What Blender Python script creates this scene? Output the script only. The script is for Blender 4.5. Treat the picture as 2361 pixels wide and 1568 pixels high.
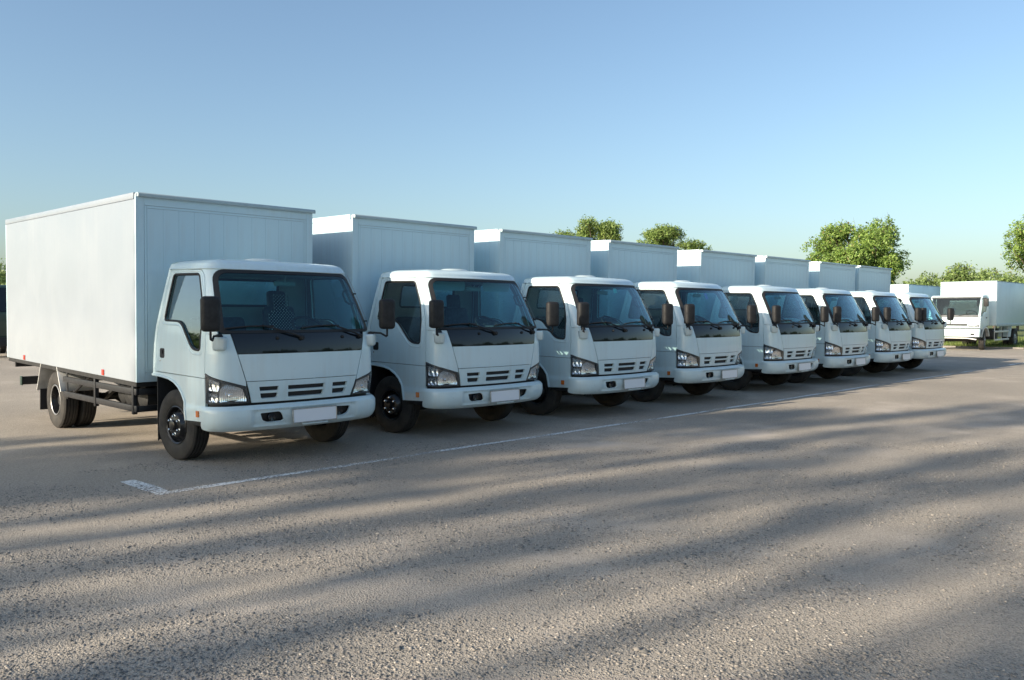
import bpy, bmesh, math, random
import numpy as np
from mathutils import Vector, Matrix, Euler

for o in list(bpy.data.objects):
    bpy.data.objects.remove(o, do_unlink=True)
scene = bpy.context.scene
COL = scene.collection
rad = math.radians

# ------------------------------------------------------------------ camera
AZ = rad(44.9)                       # forward direction, measured from +X (the row of trucks runs along +X)
PITCH = math.atan(59.0 / 1922.0)
cam_d = bpy.data.cameras.new('Camera')
cam = bpy.data.objects.new('Camera', cam_d)
COL.objects.link(cam)
cam_d.sensor_width = 36.0
cam_d.lens = 36.0 * 1922.0 / 2361.0
cam_d.clip_start = 0.05
cam_d.clip_end = 3000
cam.location = (0, 0, 1.69)
fwd = Vector((math.cos(AZ) * math.cos(PITCH), math.sin(AZ) * math.cos(PITCH), -math.sin(PITCH)))
cam.rotation_euler = fwd.to_track_quat('-Z', 'Y').to_euler()
scene.camera = cam

# ------------------------------------------------------------------ light
SUN_EL = rad(20.0)
SUN_TO = Vector((-math.cos(rad(11)) * math.cos(SUN_EL), math.sin(rad(11)) * math.cos(SUN_EL), math.sin(SUN_EL)))
w = bpy.data.worlds.new('World'); scene.world = w; w.use_nodes = True
nt = w.node_tree
sky = nt.nodes.new('ShaderNodeTexSky'); sky.sky_type = 'NISHITA'; sky.sun_disc = False
sky.sun_elevation = SUN_EL
sky.sun_rotation = math.atan2(SUN_TO.x, SUN_TO.y)
sky.altitude = 100; sky.air_density = 1.1; sky.dust_density = 2.0; sky.ozone_density = 2.4
bg = nt.nodes['Background']; bg.inputs['Strength'].default_value = 0.114
hs = nt.nodes.new('ShaderNodeHueSaturation'); hs.inputs['Saturation'].default_value = .95
nt.links.new(sky.outputs[0], hs.inputs['Color']); tint = nt.nodes.new('ShaderNodeMix'); tint.data_type = 'RGBA'; tint.blend_type = 'MULTIPLY'; tint.inputs[0].default_value = 1
tint.inputs[7].default_value = (.92, .98, 1.0, 1)      # white balance of the sky light
nt.links.new(hs.outputs[0], tint.inputs[6]); nt.links.new(tint.outputs[2], bg.inputs[0])
sun_d = bpy.data.lights.new('sun', 'SUN'); sun_d.energy = 5.0; sun_d.angle = rad(0.53)
sun_d.color = (1.0, 0.88, 0.70)
sun = bpy.data.objects.new('sun', sun_d); COL.objects.link(sun)
sun.rotation_euler = (-SUN_TO).to_track_quat('-Z', 'Y').to_euler()
sun.location = (0, 0, 60)
vs = scene.view_settings
vs.view_transform = 'Standard'; vs.look = 'None'; vs.exposure = 0.82; vs.gamma = 1.0; vs.use_curve_mapping = False

# ------------------------------------------------------------------ materials
MATS = {}
def newmat(name):
    m = bpy.data.materials.new(name); m.use_nodes = True; MATS[name] = m
    return m, m.node_tree, m.node_tree.nodes['Principled BSDF']
def N(t, kind, **kw):
    n = t.nodes.new(kind)
    for k, v in kw.items(): setattr(n, k, v)
    return n
def noise(t, scale, detail=4, rough=.55, vec=None):
    n = N(t, 'ShaderNodeTexNoise'); n.inputs['Scale'].default_value = scale
    n.inputs['Detail'].default_value = detail; n.inputs['Roughness'].default_value = rough
    if vec is not None: t.links.new(vec, n.inputs['Vector'])
    return n
def ramp(t, src, stops):
    r = N(t, 'ShaderNodeValToRGB')
    while len(r.color_ramp.elements) < len(stops): r.color_ramp.elements.new(.5)
    for e, (p, c) in zip(r.color_ramp.elements, stops):
        e.position = p; e.color = c if len(c) == 4 else (*c, 1)
    t.links.new(src, r.inputs[0]); return r
def mixc(t, fac, a, b, mode='MIX'):
    n = N(t, 'ShaderNodeMix', data_type='RGBA', blend_type=mode)
    for sock, v in ((n.inputs[0], fac), (n.inputs[6], a), (n.inputs[7], b)):
        if hasattr(v, 'is_output'): t.links.new(v, sock)
        else: sock.default_value = v if not isinstance(v, tuple) or len(v) == 4 else (*v, 1)
    return n.outputs[2]
def bump(t, b, h, strength, dist):
    n = N(t, 'ShaderNodeBump'); n.inputs['Strength'].default_value = strength; n.inputs['Distance'].default_value = dist
    t.links.new(h, n.inputs['Height']); t.links.new(n.outputs[0], b.inputs['Normal'])
    return n
def objco(t): return N(t, 'ShaderNodeTexCoord').outputs['Object']
def simple(name, col, rough=.5, metal=0, coat=0, var=.0, vscale=8, dirt=None, bumpy=0):
    m, t, b = newmat(name)
    b.inputs['Base Color'].default_value = (*col, 1); b.inputs['Roughness'].default_value = rough
    b.inputs['Metallic'].default_value = metal; b.inputs['Coat Weight'].default_value = coat
    b.inputs['Coat Roughness'].default_value = .05
    co = objco(t)
    if var:
        n = noise(t, vscale, 5, .6, co)
        lo = tuple(c * (1 - var) for c in col); hi = tuple(min(1, c * (1 + var * .6)) for c in col)
        r = ramp(t, n.outputs['Fac'], [(.3, lo), (.7, hi)])
        t.links.new(r.outputs[0], b.inputs['Base Color'])
        rr = ramp(t, n.outputs['Fac'], [(.3, (min(1, rough * 1.25),) * 3), (.75, (rough * .85,) * 3)])
        t.links.new(rr.outputs[0], b.inputs['Roughness'])
    if bumpy:
        n2 = noise(t, 90, 3, .5, co); bump(t, b, n2.outputs['Fac'], bumpy, .004)
    return m
def paint(name, col, rough, coat, dirtcol, wave):
    m, t, b = newmat(name); co = objco(t)
    n1 = noise(t, 1.3, 6, .6, co)
    mp = N(t, 'ShaderNodeMapping'); mp.inputs['Scale'].default_value = (14, 14, .7); t.links.new(co, mp.inputs[0])
    n2 = noise(t, 1.0, 4, .6, mp.outputs[0])
    mul = N(t, 'ShaderNodeMath', operation='MULTIPLY'); t.links.new(n1.outputs['Fac'], mul.inputs[0]); t.links.new(n2.outputs['Fac'], mul.inputs[1])
    f = ramp(t, mul.outputs[0], [(.22, (0, 0, 0)), (.5, (.55, .55, .55))])
    sp = N(t, 'ShaderNodeSeparateXYZ'); t.links.new(co, sp.inputs[0])
    mr = N(t, 'ShaderNodeMapRange'); mr.inputs[1].default_value = .85; mr.inputs[2].default_value = .35; mr.inputs[3].default_value = 0; mr.inputs[4].default_value = .5
    t.links.new(sp.outputs[2], mr.inputs[0])
    n3 = noise(t, 9, 6, .7, co)
    m2 = N(t, 'ShaderNodeMath', operation='MULTIPLY'); t.links.new(mr.outputs[0], m2.inputs[0]); t.links.new(n3.outputs['Fac'], m2.inputs[1])
    c = mixc(t, f.outputs[0], col, tuple(a * .55 + d * .45 for a, d in zip(col, dirtcol)))
    c = mixc(t, m2.outputs[0], c, dirtcol)
    t.links.new(c, b.inputs['Base Color'])
    rr = ramp(t, n1.outputs['Fac'], [(.3, (rough * .8,) * 3), (.7, (rough * 1.3,) * 3)])
    t.links.new(rr.outputs[0], b.inputs['Roughness'])
    b.inputs['Coat Weight'].default_value = coat; b.inputs['Coat Roughness'].default_value = .06
    if wave:
        n4 = noise(t, 2.2, 2, .4, co); bump(t, b, n4.outputs['Fac'], wave, .03)
    return m
paint('white_paint', (.62, .765, .80), .32, .6, (.42, .37, .30), .02)
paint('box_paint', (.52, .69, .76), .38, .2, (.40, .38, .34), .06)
paint('sun_dimmed_box_paint', (.255, .29, .335), .38, .2, (.36, .38, .39), .06)  # box_paint darkened in the colour so the nearest sunlit side does not clip
simple('box_trim', (.36, .45, .48), .42, .2, 0, .1)
simple('seam_grey', (.42, .48, .50), .6)
simple('black_plastic', (.012, .012, .013), .62, 0, 0, .35, 14, bumpy=.15)
simple('black_rubber', (.016, .016, .017), .62)
simple('gloss_black', (.008, .012, .018), .05, 0, 0)
simple('chassis_black', (.016, .0155, .0155), .55, 0, 0, .5, 5)
simple('guard_black', (.020, .020, .022), .42, .1, 0, .3, 6)
simple('interior_grey', (.13, .135, .14), .75, 0, 0, .2, 5)
simple('interior_light', (.36, .36, .34), .75, 0, 0, .1, 5)
simple('seat_fabric', (.035, .042, .055), .85, 0, 0, .3, 20)
simple('dash_plastic', (.05, .055, .06), .6, 0, 0, .2, 9)
simple('bead_wood', (.62, .66, .64), .5)
simple('chrome', (.86, .87, .88), .10, 1.0)
simple('steel', (.45, .45, .44), .35, .9, 0, .3, 12)
simple('galvanised', (.62, .62, .60), .42, .45, 0, .25, 7)
simple('orange_lens', (.62, .16, .03), .2, 0, .5)
simple('red_lens', (.50, .05, .03), .22, 0, .5)
simple('plate_white', (.80, .80, .82), .35)
simple('mirror_glass', (.8, .82, .85), .02, 1.0)
simple('wheel_black', (.013, .013, .014), .28, .2, .3, .3, 12)
simple('wheel_grey', (.30, .30, .30), .4, .6, 0, .3, 12)
simple('bark', (.12, .09, .065), .9, 0, 0, .4, 6, bumpy=.6)
simple('kerb_stone', (.24, .22, .20), .85, 0, 0, .25, 6, bumpy=.4)
simple('dark_green_paint', (.02, .045, .035), .35, 0, .4, .3, 3)
simple('sticker_green', (.45, .75, .62), .5)
simple('sticker_pink', (.55, .30, .62), .5)
simple('visor_grey', (.42, .43, .43), .8)

def tyre_mat():
    m, t, b = newmat('tyre_rubber'); co = objco(t)
    n = noise(t, 7, 6, .65, co); n2 = noise(t, 60, 3, .6, co)
    r = ramp(t, n.outputs['Fac'], [(.32, (.014, .0135, .013)), (.78, (.052, .046, .039))])
    c = mixc(t, .25, r.outputs[0], n2.outputs['Color'], 'SOFT_LIGHT')
    t.links.new(c, b.inputs['Base Color']); b.inputs['Roughness'].default_value = .82
    bump(t, b, n2.outputs['Fac'], .25, .004)
tyre_mat()
def glass_mat(name, tint, refl=1.0):
    m, t, b = newmat(name); t.nodes.remove(b)
    out = t.nodes['Material Output']
    tr = N(t, 'ShaderNodeBsdfTransparent'); tr.inputs[0].default_value = (*tint, 1)
    gl = N(t, 'ShaderNodeBsdfGlossy'); gl.inputs['Roughness'].default_value = .015; gl.inputs['Color'].default_value = (.95, .97, 1, 1)
    lw = N(t, 'ShaderNodeLayerWeight'); lw.inputs[0].default_value = .5
    pw = N(t, 'ShaderNodeMath', operation='POWER'); t.links.new(lw.outputs['Facing'], pw.inputs[0]); pw.inputs[1].default_value = 4.0
    fr = N(t, 'ShaderNodeMath', operation='MULTIPLY_ADD'); t.links.new(pw.outputs[0], fr.inputs[0]); fr.inputs[1].default_value = .9 * refl; fr.inputs[2].default_value = .055 * refl
    mx = N(t, 'ShaderNodeMixShader')
    t.links.new(fr.outputs[0], mx.inputs[0]); t.links.new(tr.outputs[0], mx.inputs[1]); t.links.new(gl.outputs[0], mx.inputs[2])
    t.links.new(mx.outputs[0], out.inputs[0])
    return m
glass_mat('windshield_glass', (.58, .84, .88), .75)
glass_mat('side_glass', (.80, .86, .85), 1.6)
glass_mat('cab_glass', (.50, .58, .60), .6)
glass_mat('lens_clear', (.97, .98, .98), .6)
def reflector_mat():
    m, t, b = newmat('reflector'); co = objco(t)
    b.inputs['Base Color'].default_value = (.96, .97, 1.0, 1); b.inputs['Metallic'].default_value = .9; b.inputs['Roughness'].default_value = .10
    wv = N(t, 'ShaderNodeTexWave', wave_type='BANDS', bands_direction='X'); wv.inputs['Scale'].default_value = 16; wv.inputs['Distortion'].default_value = 1.5
    wv.inputs['Detail'].default_value = 2
    t.links.new(co, wv.inputs['Vector']); n = noise(t, 25, 2, .5, co)
    ad = N(t, 'ShaderNodeMath', operation='ADD'); t.links.new(wv.outputs['Fac'], ad.inputs[0]); t.links.new(n.outputs['Fac'], ad.inputs[1])
    bump(t, b, ad.outputs[0], .35, .02)
reflector_mat()
def leaf_mat(name, dark, light, dry):
    m, t, b = newmat(name)
    g = N(t, 'ShaderNodeNewGeometry')
    r = ramp(t, g.outputs['Random Per Island'], [(0, dark), (.6, light), (.93, light), (1.0, dry)])
    t.links.new(r.outputs[0], b.inputs['Base Color']); b.inputs['Roughness'].default_value = .5
    tl = N(t, 'ShaderNodeBsdfTranslucent'); t.links.new(r.outputs[0], tl.inputs[0])
    mx = N(t, 'ShaderNodeMixShader'); mx.inputs[0].default_value = .35
    t.links.new(b.outputs[0], mx.inputs[1]); t.links.new(tl.outputs[0], mx.inputs[2])
    t.links.new(mx.outputs[0], t.nodes['Material Output'].inputs[0])
leaf_mat('leaf_round', (.10, .19, .035), (.26, .37, .085), (.26, .20, .08))
leaf_mat('leaf_feather', (.10, .18, .045), (.25, .34, .09), (.22, .20, .08))
leaf_mat('leaf_far', (.14, .22, .07), (.27, .36, .12), (.24, .22, .10))
leaf_mat('leaf_shade', (.05, .09, .025), (.11, .17, .04), (.16, .14, .06))
leaf_mat('grass_blade', (.09, .15, .03), (.22, .28, .07), (.32, .29, .13))

def asphalt_mat():
    m, t, b = newmat('asphalt'); co = objco(t)
    big = noise(t, .22, 5, .55, co); mid = noise(t, 1.1, 6, .6, co); fine = noise(t, 40, 4, .7, co)
    # stone aggregate
    vor = N(t, 'ShaderNodeTexVoronoi'); vor.inputs['Scale'].default_value = 62; t.links.new(co, vor.inputs['Vector'])
    vor2 = N(t, 'ShaderNodeTexVoronoi'); vor2.inputs['Scale'].default_value = 130; t.links.new(co, vor2.inputs['Vector'])
    stone = ramp(t, vor.outputs['Distance'], [(.18, (1, 1, 1)), (.52, (0, 0, 0))])
    stone2 = ramp(t, vor2.outputs['Distance'], [(.18, (1, 1, 1)), (.55, (0, 0, 0))])
    dustm = ramp(t, mid.outputs['Fac'], [(.48, (0, 0, 0)), (.66, (1, 1, 1))])
    dustb = ramp(t, big.outputs['Fac'], [(.42, (0, 0, 0)), (.62, (1, 1, 1))])
    dmax = N(t, 'ShaderNodeMath', operation='MULTIPLY'); t.links.new(dustm.outputs[0], dmax.inputs[0]); t.links.new(dustb.outputs[0], dmax.inputs[1])
    base = ramp(t, fine.outputs['Fac'], [(.3, (.285, .252, .212)), (.7, (.49, .432, .362))])
    scol = ramp(t, vor.outputs['Color'], [(.0, (.095, .092, .089)), (.4, (.225, .206, .184)), (.75, (.35, .312, .27)), (1.0, (.50, .45, .39))])
    sf = N(t, 'ShaderNodeMath', operation='MULTIPLY'); t.links.new(stone.outputs[0], sf.inputs[0]); sf.inputs[1].default_value = .75
    c = mixc(t, sf.outputs[0], base.outputs[0], scol.outputs[0])
    tone = ramp(t, big.outputs['Fac'], [(.3, (.84, .84, .84)), (.7, (1.10, 1.08, 1.06))])
    c = mixc(t, 1.0, c, tone.outputs[0], 'MULTIPLY')
    dustc = ramp(t, fine.outputs['Fac'], [(.25, (.45, .385, .32)), (.8, (.55, .475, .40))])
    df = N(t, 'ShaderNodeMath', operation='MULTIPLY'); t.links.new(dmax.outputs[0], df.inputs[0]); df.inputs[1].default_value = .85
    c = mixc(t, df.outputs[0], c, dustc.outputs[0])
    t.links.new(c, b.inputs['Base Color']); b.inputs['Roughness'].default_value = .92
    b.inputs['Specular IOR Level'].default_value = .25
    h = N(t, 'ShaderNodeMath', operation='ADD'); t.links.new(stone.outputs[0], h.inputs[0])
    h2 = N(t, 'ShaderNodeMath', operation='MULTIPLY'); t.links.new(stone2.outputs[0], h2.inputs[0]); h2.inputs[1].default_value = .5; t.links.new(h2.outputs[0], h.inputs[1])
    inv = N(t, 'ShaderNodeMath', operation='SUBTRACT'); inv.inputs[0].default_value = 1; t.links.new(df.outputs[0], inv.inputs[1])
    h3 = N(t, 'ShaderNodeMath', operation='MULTIPLY'); t.links.new(h.outputs[0], h3.inputs[0]); t.links.new(inv.outputs[0], h3.inputs[1])
    h4 = N(t, 'ShaderNodeMath', operation='MULTIPLY_ADD'); t.links.new(fine.outputs['Fac'], h4.inputs[0]); h4.inputs[1].default_value = .6; t.links.new(h3.outputs[0], h4.inputs[2])
    bump(t, b, h4.outputs[0], .9, .0065)
asphalt_mat()
def line_mat():
    m, t, b = newmat('line_paint'); co = objco(t)
    n = noise(t, 26, 5, .75, co); n2 = noise(t, .55, 3, .6, co)
    ad = N(t, 'ShaderNodeMath', operation='MULTIPLY_ADD'); t.links.new(n2.outputs['Fac'], ad.inputs[0]); ad.inputs[1].default_value = .9; t.links.new(n.outputs['Fac'], ad.inputs[2])
    f = ramp(t, ad.outputs[0], [(.96, (.95, .95, .95)), (1.17, (.20, .20, .20))])
    b.inputs['Base Color'].default_value = (.72, .72, .70, 1); b.inputs['Roughness'].default_value = .8
    bump(t, b, n.outputs['Fac'], .7, .006)
    tr = N(t, 'ShaderNodeBsdfTransparent'); mx = N(t, 'ShaderNodeMixShader')
    t.links.new(f.outputs[0], mx.inputs[0]); t.links.new(tr.outputs[0], mx.inputs[1]); t.links.new(b.outputs[0], mx.inputs[2])
    t.links.new(mx.outputs[0], t.nodes['Material Output'].inputs[0])
line_mat()
def pebble_mat():
    m, t, b = newmat('pebble')
    g = N(t, 'ShaderNodeNewGeometry')
    r = ramp(t, g.outputs['Random Per Island'], [(0, (.10, .098, .094)), (.5, (.195, .18, .163)), (.88, (.29, .257, .223)), (1, (.41, .37, .326))])
    t.links.new(r.outputs[0], b.inputs['Base Color']); b.inputs['Roughness'].default_value = .9
pebble_mat()
def grass_ground():
    m, t, b = newmat('grass_soil'); co = objco(t)
    n = noise(t, 1.5, 6, .7, co)
    r = ramp(t, n.outputs['Fac'], [(.3, (.06, .085, .025)), (.55, (.13, .16, .05)), (.75, (.24, .21, .12))])
    t.links.new(r.outputs[0], b.inputs['Base Color']); b.inputs['Roughness'].default_value = .95
    n2 = noise(t, 25, 4, .7, co); bump(t, b, n2.outputs['Fac'], .8, .05)
grass_ground()

# ------------------------------------------------------------------ mesh helpers
def link(o, parent=None):
    COL.objects.link(o)
    if parent is not None: o.parent = parent
    return o
def finish(me, mats, smooth=True, angle=35):
    for m in (mats if isinstance(mats, (list, tuple)) else [mats]): me.materials.append(MATS[m])
    if smooth:
        me.polygons.foreach_set('use_smooth', [True] * len(me.polygons))
        me.set_sharp_from_angle(angle=rad(angle))
    me.update()
def tag(o, label=None, cat=None, group=None, kind=None):
    if label: o['label'] = label
    if cat: o['category'] = cat
    if group: o['group'] = group
    if kind: o['kind'] = kind
    return o
def empty(name, loc=(0, 0, 0), rz=0):
    o = bpy.data.objects.new(name, None); o.empty_display_size = .3
    o.location = loc; o.rotation_euler = (0, 0, rz); COL.objects.link(o); return o

class MB:
    """collects shapes in one bmesh; build() links them as one mesh object"""
    def __init__(s): s.bm = bmesh.new()
    def _add(s, verts, faces, mi=0):
        vs_ = [s.bm.verts.new(v) for v in verts]; out = []
        for f in faces:
            try: fc = s.bm.faces.new([vs_[i] for i in f]); fc.material_index = mi; out.append(fc)
            except ValueError: pass
        return vs_, out
    def box(s, lo, hi, bev=0, seg=2, rot=None, mi=0, taper=None):
        (x0, y0, z0), (x1, y1, z1) = lo, hi
        V = [(x0, y0, z0), (x1, y0, z0), (x1, y1, z0), (x0, y1, z0), (x0, y0, z1), (x1, y0, z1), (x1, y1, z1), (x0, y1, z1)]
        if taper:
            cx, cy = (x0 + x1) / 2, (y0 + y1) / 2
            V = V[:4] + [(cx + (x - cx) * taper[0], cy + (y - cy) * taper[1], z) for x, y, z in V[4:]]
        if rot is not None:
            c = Vector(((x0 + x1) / 2, (y0 + y1) / 2, (z0 + z1) / 2)); R = Euler(rot).to_matrix()
            V = [tuple(R @ (Vector(v) - c) + c) for v in V]
        vs_, fs = s._add(V, [(0, 3, 2, 1), (4, 5, 6, 7), (0, 1, 5, 4), (1, 2, 6, 5), (2, 3, 7, 6), (3, 0, 4, 7)], mi)
        if bev:
            es = list({e for f in fs for e in f.edges})
            bmesh.ops.bevel(s.bm, geom=es, offset=bev, segments=seg, affect='EDGES', profile=.5)
        return s
    def prism(s, poly, axis, a, b, bev=0, seg=2, mi=0):
        """poly in the two other axes (in x,y,z order), extruded along axis from a to b"""
        def P(p, t):
            return {0: (t, p[0], p[1]), 1: (p[0], t, p[1]), 2: (p[0], p[1], t)}[axis]
        n = len(poly)
        vs_, fs = s._add([P(p, a) for p in poly] + [P(p, b) for p in poly],
                         [tuple(range(n)), tuple(range(2 * n - 1, n - 1, -1))] + [(i, (i + 1) % n, n + (i + 1) % n, n + i) for i in range(n)], mi)
        if bev:
            es = [e for e in {e for f in fs for e in f.edges}]
            bmesh.ops.bevel(s.bm, geom=es, offset=bev, segments=seg, affect='EDGES', profile=.5)
        return s
    def tube(s, pts, r, seg=8, cap=True, mi=0):
        pts = [Vector(p) for p in pts]; n = len(pts)
        rs = r if isinstance(r, (list, tuple)) else [r] * n
        rings = []; prev = None
        for i, p in enumerate(pts):
            d = (pts[min(i + 1, n - 1)] - pts[max(i - 1, 0)]).normalized()
            if prev is None:
                u = d.orthogonal().normalized()
            else:
                u = (prev - d * prev.dot(d)); u = u.normalized() if u.length > 1e-6 else d.orthogonal().normalized()
            prev = u; v = d.cross(u)
            rings.append([s.bm.verts.new(p + (u * math.cos(2 * math.pi * k / seg) + v * math.sin(2 * math.pi * k / seg)) * rs[i]) for k in range(seg)])
        for i in range(n - 1):
            for k in range(seg):
                f = s.bm.faces.new((rings[i][k], rings[i][(k + 1) % seg], rings[i + 1][(k + 1) % seg], rings[i + 1][k])); f.material_index = mi
        if cap:
            f = s.bm.faces.new(rings[0][::-1]); f.material_index = mi
            f = s.bm.faces.new(rings[-1]); f.material_index = mi
        return s
    def loop_tube(s, pts, r, seg=6):
        pts = [Vector(p) for p in pts]; n = len(pts); rings = []
        for i, p in enumerate(pts):
            d = (pts[(i + 1) % n] - pts[i - 1]).normalized()
            u = d.cross(Vector((0.13, 0.21, .97))); u.normalize(); v = d.cross(u)
            rings.append([s.bm.verts.new(p + (u * math.cos(2 * math.pi * k / seg) + v * math.sin(2 * math.pi * k / seg)) * r) for k in range(seg)])
        for i in range(n):
            for k in range(seg):
                s.bm.faces.new((rings[i][k], rings[i][(k + 1) % seg], rings[(i + 1) % n][(k + 1) % seg], rings[(i + 1) % n][k]))
        return s
    def lathe(s, prof, axis, center, seg=48, mi=0):
        """prof: list of (along axis, radius); axis 'x' or 'z' or 'y'"""
        rings = []
        c = Vector(center)
        for a, r in prof:
            ring = []
            for k in range(seg):
                t = 2 * math.pi * k / seg
                if axis == 'x': p = Vector((a, r * math.cos(t), r * math.sin(t)))
                elif axis == 'y': p = Vector((r * math.cos(t), a, r * math.sin(t)))
                else: p = Vector((r * math.cos(t), r * math.sin(t), a))
                ring.append(s.bm.verts.new(c + p))
            rings.append(ring)
        for i in range(len(rings) - 1):
            for k in range(seg):
                f = s.bm.faces.new((rings[i][k], rings[i][(k + 1) % seg], rings[i + 1][(k + 1) % seg], rings[i + 1][k])); f.material_index = mi
        return s
    def fill_end(s):
        bmesh.ops.holes_fill(s.bm, edges=[e for e in s.bm.edges if e.is_boundary], sides=0); return s
    def mesh(s, name, mat, smooth=True, angle=35):
        bmesh.ops.recalc_face_normals(s.bm, faces=s.bm.faces[:])
        me = bpy.data.meshes.new(name); s.bm.to_mesh(me); s.bm.free(); finish(me, mat, smooth, angle); return me
    def build(s, name, mat, parent=None, smooth=True, angle=35):
        return link(bpy.data.objects.new(name, s.mesh(name, mat, smooth, angle)), parent)
def inst(name, me, parent, loc=(0, 0, 0), rot=(0, 0, 0), scale=(1, 1, 1)):
    o = bpy.data.objects.new(name, me); o.location = loc; o.rotation_euler = rot; o.scale = scale
    return link(o, parent)
def copy_tree(o, parent=None):
    c = o.copy(); COL.objects.link(c); c.parent = parent
    for ch in list(o.children): copy_tree(ch, c)
    return c
def round_poly(pts, r, seg=5):
    """round the corners of a 2D polygon; r number or list"""
    n = len(pts); out = []
    rr = r if isinstance(r, (list, tuple)) else [r] * n
    for i in range(n):
        p = Vector(pts[i]); a = Vector(pts[i - 1]); b = Vector(pts[(i + 1) % n])
        if rr[i] <= 0: out.append(tuple(p)); continue
        da = (a - p); db = (b - p); la, lb = da.length, db.length
        t = min(rr[i], la * .48, lb * .48)
        p0 = p + da / la * t; p1 = p + db / lb * t
        for k in range(seg + 1):
            u = k / seg; q = p0 * (1 - u) ** 2 + p * 2 * u * (1 - u) + p1 * u * u
            out.append(tuple(q))
    return out

# ------------------------------------------------------------------ wrapped surfaces (cab shell, bumper)
class Surf:
    """horizontal plan curve P(s) integrated from its tangent angle; f(z) sets it back, k(z) scales its width"""
    def __init__(s, bow, a, corner, fz, kz, smax=3.0, end_ang=90.0, extra=None):
        s.ds = .002; n = int(smax / s.ds) + 1
        S = np.arange(n) * s.ds
        th = np.where(S < a, bow * S / a, 0)
        u = np.clip((S - a) / corner, 0, 1); u = u * u * (3 - 2 * u) * .6 + u * .4
        th = np.where(S >= a, bow + (rad(end_ang) - bow) * u, th)
        s.S = S; s.PX = np.concatenate(([0], np.cumsum(np.cos(th[:-1]) * s.ds))); s.PY = np.concatenate(([0], np.cumsum(np.sin(th[:-1]) * s.ds)))
        s.fz = np.array(fz); s.kz = np.array(kz); s.a = a; s.send = a + corner; s.extra = extra
    def f(s, z): return float(np.interp(z, s.fz[:, 0], s.fz[:, 1]))
    def k(s, z): return float(np.interp(z, s.kz[:, 0], s.kz[:, 1]))
    def pt(s, q, z):
        sg = -1 if q < 0 else 1; q = abs(q)
        x = float(np.interp(q, s.S, s.PX)) * s.k(z); y = float(np.interp(q, s.S, s.PY)) + s.f(z)
        if s.extra: y += s.extra(sg * x, z)
        return Vector((sg * x, y, z))
    def nrm(s, q, z):
        e = .006; du = s.pt(q + e, z) - s.pt(q - e, z); dv = s.pt(q, z + e) - s.pt(q, z - e)
        n = du.cross(dv); n.normalize(); return n          # outward (towards -y at the front)
    def s_from_x(s, x, z):
        sg = -1 if x < 0 else 1
        lim = int(s.send / s.ds)
        return sg * float(np.interp(abs(x) / s.k(z), s.PX[:lim], s.S[:lim]))
    def s_from_y(s, y, z, sg):
        return sg * float(np.interp(y - s.f(z), s.PY[int(.3 / s.ds):], s.S[int(.3 / s.ds):]))
def smooth_tab(pts, n=60):
    pts = np.array(pts); z = np.linspace(pts[0, 0], pts[-1, 0], n); v = np.interp(z, pts[:, 0], pts[:, 1])
    for _ in range(3): v[1:-1] = (v[:-2] + v[2:] + 2 * v[1:-1]) / 4
    return np.stack([z, v], 1)
CAB = Surf(rad(12), .87, .33,
           smooth_tab([(.3, .05), (.7, .036), (.84, -.004), (.95, -.017), (1.25, -.014), (1.42, .008), (1.52, .038), (1.8, .168), (2.0, .272), (2.2, .385), (2.4, .50)]),
           smooth_tab([(.3, 1.0), (.7, 1.0), (1.0, 1.005), (1.3, 1.0), (1.5, .985), (1.8, .945), (2.0, .915), (2.2, .882), (2.4, .86)]))
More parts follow.
